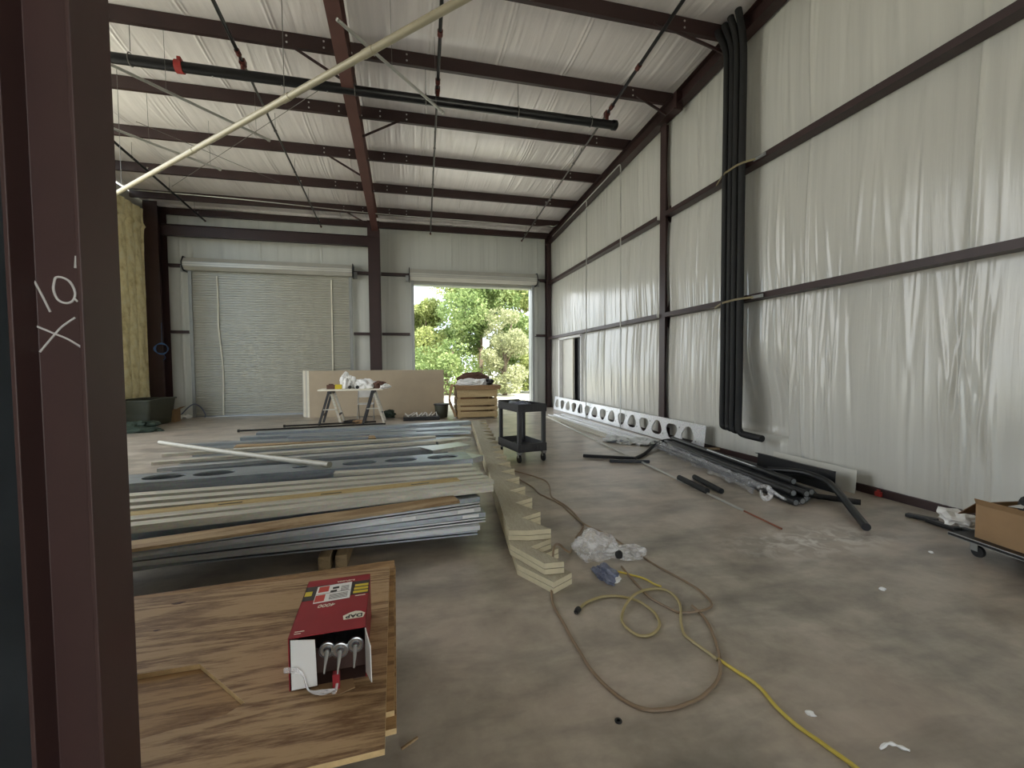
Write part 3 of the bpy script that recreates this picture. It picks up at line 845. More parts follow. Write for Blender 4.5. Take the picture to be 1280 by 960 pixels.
F = 'front edge of the stud pile'
front = [(170, 706, 597, 663, .14), (170, 702, 600, 657, .18), (170, 698, 607, 647, .22), (170, 694.5, 607, 640.5, .26), (170, 690, 601, 634, .30), (170, 687, 600, 627, .34), (170, 684.5, 600, 621, .375)]
for i, (a, b, c, d, z) in enumerate(front):
    ch_ = stud(a, b, c, d, z, .15, .036, 'galvanised channel at the near %s, %s from the bottom' % (F, ordn[i]), 'galv' if i % 3 else 'galv_dark', ext=.25, prof=OPEN if i in (0, 2, 5) else CAP)
    if i in (3, 4):                                        # printed stickers near the ends
        pa_, pb_ = PZ(a, b, z), PZ(c, d, z); dd_, nn_ = frame_of(pa_, pb_)
        for t0, t1 in ((.06, .20), (.55, .66))[:1 if i == 3 else 2]:
            st_ = MB().bar(pb_ - dd_ * t0 - nn_ * .001 - Vector((0, 0, .018)), pb_ - dd_ * t1 - nn_ * .001 - Vector((0, 0, .018)), .002, .026)
            so_ = st_.build('sticker', M['white'], origin=(0, 0, 0)); so_.parent = ch_; so_.location = -ch_.location
level_beam(167, 686, 575, 626, .405, .17, .022, 'board', 'brown wooden board lying along the near side of the stud pile', 'wood_board', 'board', ext=.25)
stud(167, 657.5, 617, 607, .445, .10, .052, 'light dusty channel overhanging most to the right, nearest one', 'galv_warm', ext=.25)
stud(167, 649.5, 617.5, 600.5, .455, .10, .036, 'light dusty channel overhanging most to the right, second one', 'galv_warm', ext=.25)
def slots(mb, L, w, h): pass
pl_ = level_beam(165, 647, 577, 602, .455, .17, .03, 'plank', 'yellowish plank with dark slots on top of the stud pile', 'slotted_plank', 'plank', ext=.25)
L_ = (PZ(165, 647, .455) - PZ(577, 602, .455)).length * 1.25
for u, v in ((288, 629), (414, 616.5), (525, 604.5)):
    p = PZ(u, v, .456); q = Matrix.Rotation(-pl_.rotation_euler.z, 3, 'Z') @ (p - Vector(pl_.location))
    s = MB().box((q.x, q.y, .0305), (.16, .018, .003)); o = s.build('slot', M['black'], origin=(0, 0, 0)); o.parent = pl_
stud(165, 636, 611, 596.5, .45, .09, .036, 'dusty grey channel just behind the slotted plank', 'galv_warm', ext=.25)
stud(165, 628, 604, 592, .45, .11, .036, 'dusty grey channel, second behind the slotted plank', 'galv_warm', ext=.25)
stud(165, 620, 597, 587, .445, .11, .036, 'dusty grey channel, third behind the slotted plank', 'galv_warm', ext=.25)
stud(417, 591.5, 591, 581.5, .44, .10, .036, 'short dusty channel in front of the perforated joist', 'galv_warm')

# perforated joist lying flat: web with stamped openings
def pierced(o3, ex, ey, ez, cells, W, t, r0, shape, N=24):
    """web in the (ex, ey) plane; each cell has its own opening; ez is the thickness direction"""
    mb = MB(); o3 = Vector(o3)
    q = lambda x, y, z: o3 + ex * x + ey * y + ez * z
    for (x0, x1, hole) in cells:
        if hole is None:
            vs = [q(x, y, z) for z in (0, -t) for (x, y) in ((x0, 0), (x1, 0), (x1, W), (x0, W))]
            mb.add(vs, [(0, 1, 2, 3), (7, 6, 5, 4), (0, 4, 5, 1), (2, 6, 7, 3), (1, 5, 6, 2), (3, 7, 4, 0)]); continue
        cx, cy = (x0 + x1) / 2, W / 2
        rect = []; hol = []
        for k in range(N):
            a = 2 * math.pi * k / N + 1e-3
            ca, sa = math.cos(a), math.sin(a)
            hx, hy = (x1 - x0) / 2, W / 2
            s = min(hx / abs(ca) if abs(ca) > 1e-6 else 9, hy / abs(sa) if abs(sa) > 1e-6 else 9)
            rect.append((cx + ca * s, cy + sa * s)); px_, py_ = shape(a, hole); hol.append((cx + px_, cy + py_))
        # push the nearest ray onto each corner
        for (kx, ky) in ((x0, 0), (x1, 0), (x1, W), (x0, W)):
            j = min(range(N), key=lambda i: (rect[i][0] - kx) ** 2 + (rect[i][1] - ky) ** 2); rect[j] = (kx, ky)
        lip = .012
        vs = [q(x, y, 0) for x, y in rect] + [q(x, y, 0) for x, y in hol] + [q(x, y, -lip - t) for x, y in hol] + [q(x, y, -t) for x, y in rect]
        fs = []
        for k in range(N):
            k2 = (k + 1) % N
            fs += [(k, k2, N + k2, N + k), (N + k, N + k2, 2 * N + k2, 2 * N + k), (3 * N + k2, 3 * N + k, 2 * N + k, 2 * N + k2)]
        mb.add(vs, fs)
    return mb
zj = .40
a = PZ(165, 604.5, zj); b = PZ(591, 573, zj); a2 = a + (a - b) * .25
d, n = frame_of(a2, b); W = .44; Lj = (b - a2).length
holes = sorted(((PZ(u, v, zj) - a2).dot(d), k) for u, v, k in ((552, 569, 1), (501, 573, 1), (450, 576.5, 1), (270, 590, 1), (207, 595, 1), (377, 582.5, 2)))
cells = []; x = 0
for j, (hx, k) in enumerate(holes):
    wv = .26 if k == 1 else .18
    for jj in (j - 1, j + 1):
        if 0 <= jj < len(holes): wv = min(wv, abs(holes[jj][0] - hx) / 2)
    if hx - wv > x + 1e-4: cells.append((x, hx - wv, None))
    cells.append((hx - wv, hx + wv, k)); x = hx + wv
cells.append((x, Lj, None))
def oval(a, k):
    s = .95 if k == 1 else .45
    return (.20 * s * math.copysign(abs(math.cos(a)) ** .8, math.cos(a)), .125 * s * math.sin(a))
mb = pierced(a2, d, n, Vector((0, 0, 1)), cells, W, .004, 0, oval)
mb.sweep([(0, 0), (.004, 0), (.004, -.075), (0, -.075)], a2, b, n, (0, 0, 1)).sweep([(W, 0), (W - .004, 0), (W - .004, -.075), (W, -.075)], a2, b, n, (0, 0, 1))
one('perforated_joist', mb, M['galv_dark'], 'wide perforated steel joist with oval openings lying flat across the stud pile', 'joist')
stud(575, 577, 604, 569, .37, .34, .07, 'wide pale channel end poking out beyond the perforated joist', 'galv')
# strips and channels behind the joist
B = 'behind the perforated joist'
stud(196, 586, 551, 557, .33, .10, .04, 'channel with a bright edge, first %s' % B, 'galv', ext=.0)
stud(189, 578, 545, 551.5, .33, .11, .04, 'channel with a bright edge, second %s' % B, 'galv_warm', ext=.0)
stud(202, 568, 545, 545.5, .32, .13, .04, 'channel with a pale left end, third %s' % B, 'galv_warm', ext=.0)
lb = stud(541, 563, 588, 556, .34, .34, .05, 'short pale wide channel end with blue print near the stringers', 'galv')
stud(548, 552, 589, 547, .33, .2, .045, 'short grey channel end behind the one with blue print', 'galv_warm')
level_beam(292, 559, 470, 547, .30, .28, .03, 'board', 'brown board lying in the stud pile beyond the slanting pipe', 'wood_board', 'board')
stud(230, 556, 460, 546.5, .33, .12, .04, 'dull channel lying behind the slanting pipe', 'galv_dark')
stud(461, 545, 588, 539.5, .30, .20, .045, 'grey channel in the right half near the far edge of the pile', 'galv_dark')
stud(360, 546, 520, 540.5, .29, .16, .04, 'blue grey channel in the middle near the far edge of the pile', 'galv_dark')
stud(300, 547, 589, 534.5, .27, .2, .06, 'long blue grey channel, second from the far edge of the pile', 'galv_dark')
stud(320, 541.5, 589, 527, .26, .26, .08, 'long blue grey channel forming the far edge of the pile', 'galv_dark')
# the slanting pale pipe on top
a = PZ(200, 553, .42); b = PZ(412, 581, .46); b2 = PZ(440, 578, .455)
one('pale_pipe', MB().tube(spline([a, (a + b) / 2 + Vector((0, 0, -.01)), b], 8), .034, 12), M['pale_pipe'], 'pale grey pipe lying slantwise across the stud pile', 'pipe', smooth=True)
for u, v in ((373, 583.5), (381, 582.5)): pass
# sleepers under the pile
for i, (u, v) in enumerate(((405, 699), (428, 692))):
    p = P(u, v, z=.09)
    one('timber_sleeper', MB().box((p.x, 6.45, .052), (.085, 6.1, .104)), M['timber'], 'wooden sleeper under the near edge of the stud pile, %s one' % ('left' if i == 0 else 'right'), 'timber', 'sleepers under the stud pile', bevel=.004)
# added filler channels carry the pile and darken the gaps above
for k, (uL, vL, uR, vR, z, w_, nm) in enumerate(((150, 668, 585, 616, .375, .30, 'under the slotted plank'), (150, 640, 585, 596, .375, .38, 'under the dusty channels'), (150, 611, 575, 578, .315, .62, 'under the perforated joist'),
        (215, 586, 560, 559, .285, .75, 'under the bright-edged channels'), (240, 566, 570, 548, .24, 1.0, 'under the far brown board'), (310, 549, 580, 536, .20, .85, 'under the far channels'))):
    stud(uL, vL, uR, vR, z, w_, z - .105, 'added filler channel in the lower layer of the stud pile, %s' % nm, 'galv_dark')
# black rods beyond the pile
for (uL, vL, uR, vR, nm) in ((300, 538.5, 482, 529.5, 'longer'), (357, 532.5, 470, 527, 'shorter')):
    a = PZ(uL, vL, .036); b = PZ(uR, vR, .036)
    e = empty('black_rod', tuple(a), '%s black rod lying just beyond the stud pile' % nm, 'rod', 'black rods on the floor')
    MB().tube([a, b], .022, 10).build('rod', M['black'], e, smooth=True)
    MB().lathe([(.022, 0), (.035, .005), (.035, .05), (.022, .055)], a, a - b, 10).build('rod_end', M['black'], e)

# ------------------------------------------------------------------ stack of cut stair stringers
SD = Vector((1.49 - .75, 10.26 - 3.23, 0)).normalized(); SW = Vector((SD.y, -SD.x, 0))
def stringer_poly(L, w, pitch, ends):
    """flat sawtooth plank: straight back at w = 0, teeth at w"""
    run, rise = .82 * pitch, .55 * pitch
    dep = run * rise / pitch; tn = rise * rise / pitch
    pts = [(0, 0)]
    pts += ends
    s = ends[-1][0]
    while s + pitch < L:
        pts += [(s + pitch - tn, w - dep), (s + pitch, w)]; s += pitch
    pts += [(L - .05, w - .04), (L, w * .55), (L, 0)]
    return pts
near_top = [(-.03, .15), (-.02, .33)]
near_mid = [(-.35, .19), (-.345, .33)]
near_low = [(-.30, .20), (-.185, .355)]
o0 = Vector((.75, 3.23, 0))
for i in range(6):
    zt = i * .0395
    if i < 2: ends, L, of, w = near_low, 6.9, o0 + SD * (-.24) + SW * .03, .36
    elif i < 4: ends, L, of, w = near_mid, 7.0, o0 + SD * (-.08) + SW * .0, .33
    else: ends, L, of, w = near_top, 7.05 - .12 * (i - 4), o0 + SD * .0, .33
    ends = [(s + .004 * (i % 2), q) for s, q in ends]
    Mx = Matrix(((SD.x, SW.x, 0, of.x), (SD.y, SW.y, 0, of.y), (0, 0, 1, zt), (0, 0, 0, 1)))
    poly = stringer_poly(L, w, .405, ends)
    side_material(one('stair_stringer', MB().prism(poly, .0, .038, Mx), M['stringer'],
        'sawtooth wooden stair stringer, %s' % ['lowest of the stack on the floor', 'second from the bottom of the stack', 'third from the bottom of the stack', 'third from the top of the stack', 'second from the top of the stack', 'topmost of the stack'][i],
        'stringer', 'cut stair stringers in the stack', bevel=.003), M['cut_end'])

# ------------------------------------------------------------------ plywood sheets with the carton
zp1, zp2 = .405, .424
def quad(ps): return [(p.x, p.y) for p in ps]
br = P(493, 700, z=zp1); fr_ = P(493, 888, z=zp1)
dl0 = (br - P(172, 745, z=zp1)).normalized()
sheet = [br - dl0 * 2.44, br, fr_, fr_ - dl0 * 2.44]
side_material(one('plywood_sheet', MB().prism(quad(sheet), zp1 - .018, zp1), M['ply_dark'], 'lower plywood sheet, its right edge showing beyond the top sheet', 'plywood', bevel=.001), M['ply_edge'])
sh0 = [p + dl0 * .006 + (fr_ - br).normalized() * q for p, q in zip(sheet, (.03, .03, .05, .05))]
side_material(one('plywood_sheet', MB().prism(quad(sh0), zp1 - .037, zp1 - .0185), M['ply_dark'], 'bottom plywood sheet of the stack near the floor', 'plywood', bevel=.001), M['ply_edge'])
fr2 = P(481, 936, z=zp2); bk2 = P(487, 708, z=zp2)
t1 = P(172, 843, z=zp2); t2 = P(250, 830, z=zp2); t3 = P(306, 878, z=zp2); t4 = P(282, 893, z=zp2); t5 = P(170, 925, z=zp2)
dl = (bk2 - P(172, 749, z=zp2)).normalized()
bl = bk2 - dl * 2.4
fl_ = fr2 - dl * 2.4
poly = [bl, bk2, fr2, fl_, fl_ + (bl - fl_) * .3, t5, t4, t3, t2, t1, t1 - dl * 1.0]
e = empty('plywood_sheet', (-.6, 1.8, zp1), 'top plywood sheet with a notch cut in its left side, under the red carton', 'plywood')
side_material(MB().prism(quad(poly), zp1 + .0005, zp2).build('sheet', M['ply'], e, bevel=.001), M['ply_edge'])
for u, v, a_, b_k in ((223, 754, .026, .010), (196, 788, .012, .006)):
    kc = P(u, v, z=zp2); kp = [(kc.x + a_ * math.cos(t) * (1 + .25 * math.sin(3 * t)), kc.y + b_k * math.sin(t) + .25 * a_ * math.cos(t) * .3) for t in [6.283 * k / 16 for k in range(16)]]
    MB().prism(kp, zp2 - .0004, zp2 + .0004).build('knot', M['carton_in'], e)
for i, (x, y) in enumerate(((-.35, 2.2), (-.35, 1.55), (-1.9, 2.1))):
    one('timber_support', MB().box((x, y, .09), (.09, .5, .18)).box((x, y, .2775), (.09, .5, .175)), M['timber'], 'timber blocks under the plywood, %s' % ['far right pair', 'near right pair', 'left pair'][i], 'timber', 'supports under the plywood', bevel=.004)
one('plywood_knot', MB().lathe([(.022, 0), (.018, .0006)], P(223, 754, z=zp2), (0, 0, 1), 12), M['kraft_dark'], None, None) if False else None

# red carton of adhesive tubes, open towards the camera
BZ = zp2; BH = .18
A = [P(359.7, 798.4, z=BZ + BH), P(453.4, 783.4, z=BZ + BH), P(456, 717, z=BZ + BH), P(384, 729, z=BZ + BH)]
bx = (A[1] - A[0]).normalized(); by = Vector((-bx.y, bx.x, 0)); bw = .245; bl_ = .40
o = Vector((A[0].x, A[0].y, BZ)) + by * .0
Q = lambda x, y, z: o + bx * x + by * y + Vector((0, 0, z))
RB = Matrix((bx, by, Vector((0, 0, 1)))).transposed()
e = empty('adhesive_carton', tuple(o), 'open red carton of adhesive tubes standing on the plywood', 'carton')
t = .003
MB().box(Q(bw / 2, bl_ / 2, BH - t / 2), (bw, bl_, t), R=RB).box(Q(t / 2, bl_ / 2, BH / 2), (t, bl_, BH), R=RB).box(Q(bw - t / 2, bl_ / 2, BH / 2), (t, bl_, BH), R=RB).box(Q(bw / 2, bl_ - t / 2, BH / 2), (bw, t, BH), R=RB).build('carton_body', M['red'], e)
MB().box(Q(bw / 2, bl_ / 2, t / 2 + .0005), (bw - .004, bl_ - .004, t), R=RB).box(Q(bw / 2, bl_ * .55, BH * .28), (bw - .012, bl_ * .8, BH * .5), R=RB).build('carton_inside', M['carton_in'], e)
# white end flap folded across the left third, inner flap on the right, torn kraft strip at the bottom
MB().add([Q(.008, -.004, .004), Q(.088, -.012, .010), Q(.084, -.012, BH - .012), Q(.008, -.004, BH - .006), Q(.008, -.001, .004), Q(.088, -.009, .010), Q(.084, -.009, BH - .012), Q(.008, -.001, BH - .006)],
         [(0, 1, 2, 3), (4, 5, 6, 7), (0, 1, 5, 4), (1, 2, 6, 5), (2, 3, 7, 6), (3, 0, 4, 7)]).build('end_flap', M['white'], e)
MB().add([Q(bw - .003, -.002, .02), Q(bw + .018, -.075, .03), Q(bw + .016, -.07, BH - .03), Q(bw - .003, -.002, BH - .004), Q(bw - .001, .002, .02), Q(bw + .021, -.075, .03), Q(bw + .019, -.07, BH - .03), Q(bw - .001, .002, BH - .004)],
         [(0, 1, 2, 3), (4, 5, 6, 7), (0, 1, 5, 4), (1, 2, 6, 5), (2, 3, 7, 6), (3, 0, 4, 7)]).build('side_flap', M['white'], e)
MB().add([Q(.09, -.002, .003), Q(.20, -.002, .003), Q(.21, -.05, .004), Q(.16, -.065, .002), Q(.10, -.055, .003), Q(.09, -.002, .006), Q(.20, -.002, .006), Q(.21, -.05, .007), Q(.16, -.065, .005), Q(.10, -.055, .006)],
         [(0, 1, 2, 3, 4), (9, 8, 7, 6, 5), (0, 1, 6, 5), (1, 2, 7, 6), (2, 3, 8, 7), (3, 4, 9, 8), (4, 0, 5, 9)]).build('torn_flap', M['kraft'], e)
mb = MB()
for off_ in (0, .006, .012):
    mb.tube(spline([Q(-.012, -.008, .085 - off_), Q(.03, -.02, .085 - off_), Q(.05, -.025, .06), Q(.065, -.03, .012), Q(.11, -.06, .012 + off_), Q(.15, -.06, .02)], 6), .0035, 5)
mb.tube(spline([Q(.135, -.055, .012), Q(.15, -.07, .016), Q(.155, -.05, .03)], 4), .005, 5)
mb.build('torn_tape', M['film'], e)
MB().box(Q(.15, -.03, .03), (.022, .02, .05), R=RB).build('torn_red_strip', M['red'], e)
zt = BH + .0006
def patch(name, m, x0, x1, y0, y1, dz=0, skew=0):
    return MB().add([Q(x0, y0, zt + dz - .0008), Q(x1, y0 + skew, zt + dz - .0008), Q(x1, y1 + skew, zt + dz - .0008), Q(x0, y1, zt + dz - .0008), Q(x0, y0, zt + dz), Q(x1, y0 + skew, zt + dz), Q(x1, y1 + skew, zt + dz), Q(x0, y1, zt + dz)],
                    [(0, 1, 2, 3), (4, 5, 6, 7), (0, 1, 5, 4), (1, 2, 6, 5), (2, 3, 7, 6), (3, 0, 4, 7)]).build(name, M[m], e)
patch('printed_band', 'print_grey', .001, bw - .001, .235, .345)
for k, y in enumerate((.245, .272, .299)): patch('printed_yellow_bar', 'print_yellow', bw - .06 + .002 * k, bw - .004, y, y + .018, .0004)
patch('printed_yellow_bar', 'print_yellow', .004, .03, .27, .305, .0004)
lab = patch('shipping_label', 'white', .045, .175, .205, .335, .0010, .01)
patch('label_red_field', 'print_red', .047, .082, .212, .262, .0016, .003)
patch('label_red_field', 'print_red', .052, .09, .285, .33, .0016, .003)
for k in range(5): patch('label_text_line', 'print_grey', .098, .165, .222 + .0085 * k, .2245 + .0085 * k, .0016, .005)
patch('label_mark', 'print_black', .098, .122, .275, .290, .0016, .003)
patch('label_mark', 'print_black', .104, .128, .30, .316, .0016, .003)
for k in range(5): patch('label_text_line', 'print_grey', .136, .166, .278 + .009 * k, .2805 + .009 * k, .0016, .003)
patch('label_fold', 'print_grey', .046, .174, .2688, .2698, .0016, .008)
patch('printed_line', 'strap', bw - .05, bw - .012, .222, .226, .0004)
# rounded white plaque behind the letters of the maker's mark
pq = [Q(bw - .078, .062, zt), Q(bw - .012, .062, zt), Q(bw - .006, .088, zt), Q(bw - .022, .104, zt), Q(bw - .04, .110, zt), Q(bw - .058, .104, zt), Q(bw - .082, .088, zt)]
n7 = len(pq)
MB().add(pq + [p + Vector((0, 0, .0005)) for p in pq], [tuple(range(n7 - 1, -1, -1)), tuple(range(n7, 2 * n7))] + [(i, (i + 1) % n7, n7 + (i + 1) % n7, n7 + i) for i in range(n7)]).build('printed_plaque', M['strap'], e)
def text(name, s, m, x, y, size, dz, shear=0, flip=True, bold=0):
    cu = bpy.data.curves.new(name, 'FONT'); cu.body = s; cu.size = size; cu.align_x = 'CENTER'; cu.align_y = 'CENTER'; cu.extrude = .0004; cu.shear = shear; cu.offset = bold
    ob = bpy.data.objects.new(name, cu); COL.objects.link(ob)
    dg = bpy.context.evaluated_depsgraph_get()
    me = bpy.data.meshes.new_from_object(ob.evaluated_get(dg)); bpy.data.objects.remove(ob)
    me.materials.clear(); me.materials.append(M[m])
    ob = bpy.data.objects.new(name, me); COL.objects.link(ob); ob.parent = e
    p = Q(x, y, zt + dz) - o
    ob.location = p; ob.rotation_euler = (0, 0, math.atan2(bx.y, bx.x) + (math.pi if flip else 0))
    return ob
text('printed_letters', 'DAP', 'print_black', bw - .043, .079, .030, .0007, 0, True, .0009)
text('printed_number', '4000', 'strap', .098, .182, .030, .0002, .25)
text('printed_small_text', 'SUBFLOOR', 'strap', .15, .362, .014, .0002, 0)
patch('printed_line', 'strap', .015, .045, .030, .0325, .0002)
patch('printed_line', 'strap', .015, .036, .018, .0205, .0002)
# three tubes lying nozzle-first in the carton
for i, (tx, tz, ty) in enumerate(((.115, .098, .035), (.158, .098, .02), (.208, .103, .03))):
    b_ = Q(tx, ty, tz); ax = -by
    tb = empty('adhesive_tube', tuple(b_), 'black adhesive tube with silver cap in the red carton, %s of three' % ['left', 'middle', 'right'][i], 'tube', 'adhesive tubes in the carton')
    MB().lathe([(.026, -.30), (.026, -.004), (.024, 0)], b_, ax, 24).build('barrel', M['print_black'], tb, smooth=True)
    MB().lathe([(.0275, -.006), (.0275, .003), (.024, .004), (.023, .0015), (.0135, .0015), (.012, .006), (.008, .012)], b_, ax, 24).build('end_cap', M['silver'], tb, smooth=True)
    MB().lathe([(.0075, .010), (.0055, .04), (.0025, .085), (.0015, .086)], b_, (ax + Vector((0, 0, -.35))), 12).build('nozzle', M['nozzle'], tb, smooth=True)

# ------------------------------------------------------------------ hoses and cords on the floor
def cord(pts, r, m, label, name, cat, zs=None, extra=None):
    ps = [P(u, v, z=r) for u, v in pts]
    if zs:
        for k, dz in zs.items(): ps[k].z += dz
    e = empty(name, tuple(ps[0]), label, cat, 'hoses and cords on the floor')
    MB().tube(spline(ps, 7), r, 8).build('cord', M[m], e, smooth=True)
    return e, ps
cord([(640, 588), (652, 591), (663, 594), (672, 597), (682, 601), (687, 608), (689, 620), (697, 626), (707, 632), (716, 640), (723, 648), (729, 656), (726, 664), (720, 672), (715, 685), (712, 693), (707, 697), (698, 701), (692, 712), (690, 733), (690, 750), (696, 765), (705, 780), (714, 797), (725, 815), (735, 832), (747, 847), (760, 860), (775, 872), (788, 880), (800, 885), (813, 887.5), (827, 887), (843, 885), (860, 879), (874, 873), (885, 864), (895, 853), (900, 840), (899, 820), (896, 807), (892, 795), (886, 781), (877, 768), (865, 757)], .0085, 'hose',
     'brown air hose draped over the end of the stringers and looping across the floor', 'air_hose', 'hose', {16: .06, 17: .13, 18: .15, 19: .02, 15: .02})
cord([(645, 598), (650, 600), (658, 604), (667, 610), (674, 617), (682, 621), (700, 630), (709, 638), (718, 646), (730, 656.5), (742, 661), (755, 666), (765, 671), (775, 678), (785, 684), (795, 690), (812, 702), (824, 709), (837, 716), (850, 723), (862, 730), (872, 736), (880, 743), (887, 750), (889.5, 757), (884, 762.5), (870, 765.5), (850, 766), (838, 761), (828, 756), (817, 750), (808, 743), (801, 736), (794, 728), (785, 718), (777, 708)], .0075, 'hose',
     'darker brown cord running from the stringers past the plastic bag', 'power_cord', 'cord', {9: .014, 25: .006, 26: .006})
e3, ps = cord([(724, 762), (728, 757), (735, 752), (750, 746.5), (763, 745), (775, 745.5), (788, 748), (800, 752.5), (810, 759), (818, 766), (823, 774), (824.5, 781), (821, 788), (814, 793), (805, 795), (795, 793), (786, 787), (780, 781), (777, 774), (778, 766), (783, 757), (791, 748), (801, 741), (812, 736.5), (822, 736), (832, 737.5), (841, 743), (848, 751), (851, 762), (851, 777), (855, 792), (862, 799), (870, 805), (884, 815), (897, 825)], .0085, 'cord_tan',
     'tan cord with a loop and a dark plug end', 'power_cord', 'cord', {21: .016, 20: .012, 22: .01})
p0 = ps[0]; dv = (ps[0] - ps[1]).normalized()
MB().lathe([(.010, 0), (.017, .006), (.018, .03), (.014, .045), (.014, .05)], p0 + Vector((0, 0, .008)), dv, 12).build('plug', M['rubber'], e3, smooth=True)
for s in (-.006, .006):
    MB().box(p0 + dv * .06 + Vector((s, 0, .008)), (.002, .014, .006)).build('plug_pin', M['silver'], e3)
cord([(898, 824), (910, 832), (922, 840), (935, 848), (947, 857), (955, 865), (968, 881), (981, 894), (995, 906), (1010, 917), (1025, 927), (1040, 938), (1056, 949), (1072, 961), (1095, 980)], .0085, 'cord_yellow', 'yellow cord running towards the lower right of the floor', 'power_cord', 'cord')
cord([(770, 714), (779, 716), (790, 719), (800, 721.5), (809, 725), (818, 730), (826, 735)], .007, 'cord_yellow', 'short yellow cord beside the clear plastic bag', 'power_cord', 'cord', {6: .012})

# crumpled clear plastic bag and the blue grey wrapper beside it
def crumple(name, c, size, m, label, cat, seed, sub=5, amp=.35, flat=True, group=None):
    g = np.random.default_rng(seed)
    bm = bmesh.new(); bmesh.ops.create_icosphere(bm, subdivisions=sub, radius=1)
    K = g.normal(0, 1, (16, 3)) * np.array([3.2] * 8 + [8] * 8)[:, None]; ph = g.uniform(0, 6.28, 16); am = np.array([.5] * 8 + [.22] * 8) * amp
    for v in bm.verts:
        p = np.array(v.co); s = 1 + float(np.sum(am * np.abs(np.sin(K @ p * .5 + ph)) - am * .5))
        v.co = Vector(p * s)
        v.co.x *= size[0] / 2; v.co.y *= size[1] / 2; v.co.z *= size[2] / 2
        v.co.z = max(v.co.z, -size[2] * .32)
    me = bpy.data.meshes.new(name); bm.to_mesh(me); bm.free(); me.materials.append(M[m])
    me.polygons.foreach_set('use_smooth', [False] * len(me.polygons))
    o = bpy.data.objects.new(name, me); COL.objects.link(o); o.location = Vector(c) + Vector((0, 0, size[2] * .325)); o['_o'] = (0, 0, 0)
    return tag(o, label, cat, group)
pc = P(757, 694, z=.0)
crumple('plastic_bag', pc + Vector((-.05, .04, .004)), (.30, .26, .16), 'film', 'crumpled clear plastic bag lying among the cords', 'bag', 5)
crumple('plastic_bag', P(788, 696, z=0) + Vector((0, .02, .004)), (.20, .16, .07), 'film', 'smaller flattened piece of clear film right of the crumpled bag', 'bag', 9)
tl = P(758, 722, z=0)
crumple('plastic_wrapper', tl + Vector((0, .02, .002)), (.10, .16, .07), 'bluegrey', 'blue grey crumpled wrapper in front of the clear bag', 'wrapper', 15, 4, .6)
one('tape_roll', MB().lathe([(.016, 0), (.03, .0), (.032, .012), (.03, .024), (.016, .024)], P(772, 702, z=0) + Vector((0, 0, .055)), (.4, -.8, .3), 18), M['rubber'], 'small black wheel-like roll beside the clear plastic bag', 'roll')
crumple('paper_scrap', P(767, 726, z=0), (.06, .05, .03), 'white', 'white paper scrap by the blue grey wrapper', 'scrap', 17, 3, .6)

# ------------------------------------------------------------------ utility cart
N0 = Vector((1.655, 6.42, 0)); cy_ = Vector((-.172, .985, 0)); cx_ = Vector((.985, .172, 0)); CW, CL = .49, .84
RC = Matrix((cx_, cy_, Vector((0, 0, 1)))).transposed()
C = lambda x, y, z: N0 + cx_ * x + cy_ * y + Vector((0, 0, z))
e = empty('utility_cart', tuple(C(CW / 2, CL / 2, 0)), 'black two shelf utility cart standing right of the stringer stack', 'cart')
def shelf(z, hh):
    mb = MB(); tt = .02
    mb.box(C(CW / 2, CL / 2, z + .02), (CW, CL, .02), R=RC)
    mb.box(C(CW / 2, tt / 2, z + hh / 2), (CW, tt, hh), R=RC).box(C(CW / 2, CL - tt / 2, z + hh / 2), (CW, tt, hh), R=RC)
    mb.box(C(tt / 2, CL / 2, z + hh / 2), (tt, CL, hh), R=RC).box(C(CW - tt / 2, CL / 2, z + hh / 2), (tt, CL, hh), R=RC)
    for k in range(6): mb.box(C(.06 + k * .062, -.004, z + hh / 2), (.018, .01, hh * .7), R=RC)
    return mb
shelf(.17, .13).build('lower_shelf', M['cart'], e, bevel=.006)
mbt = shelf(.79, .12)
mbt.build('upper_shelf', M['cart'], e, bevel=.006)
for x in (.035, CW - .035):
    for y in (.045, CL - .045):
        MB().box(C(x, y, .50), (.06, .06, .62), R=RC).build('post', M['cart'], e, bevel=.01)
        w = MB()
        cst = MB().box(C(x, y, .15), (.06, .07, .03), R=RC).box(C(x - .022, y, .115), (.006, .05, .06), R=RC).box(C(x + .022, y, .115), (.006, .05, .06), R=RC).build('caster', M['jamb'], e)
        MB().lathe([(.02, -.018), (.058, -.018), (.063, -.008), (.063, .008), (.058, .018), (.02, .018)], C(x, y + .012, .0635), cx_, 20).build('wheel', M['rubber'], cst, smooth=True)
hb = MB().tube([C(.05, CL, .87), C(.05, CL + .09, .90), C(.05, CL + .10, .905), C(CW - .05, CL + .10, .905), C(CW - .05, CL + .09, .90), C(CW - .05, CL, .87)], .018, 10)
hb.build('handle', M['cart'], e, smooth=True)
crumple('crumpled_cloth', C(CW * .5, CL * .55, .832), (.22, .34, .10), 'bluegrey', 'grey crumpled cloth on the top shelf of the cart', 'cloth', 31, 4, .5)
one('paper_sheet', MB().box(C(CW * .55, CL * .35, .205), (.2, .14, .012), rz=.5), M['white'], 'pale papers lying on the lower shelf of the cart', 'paper')
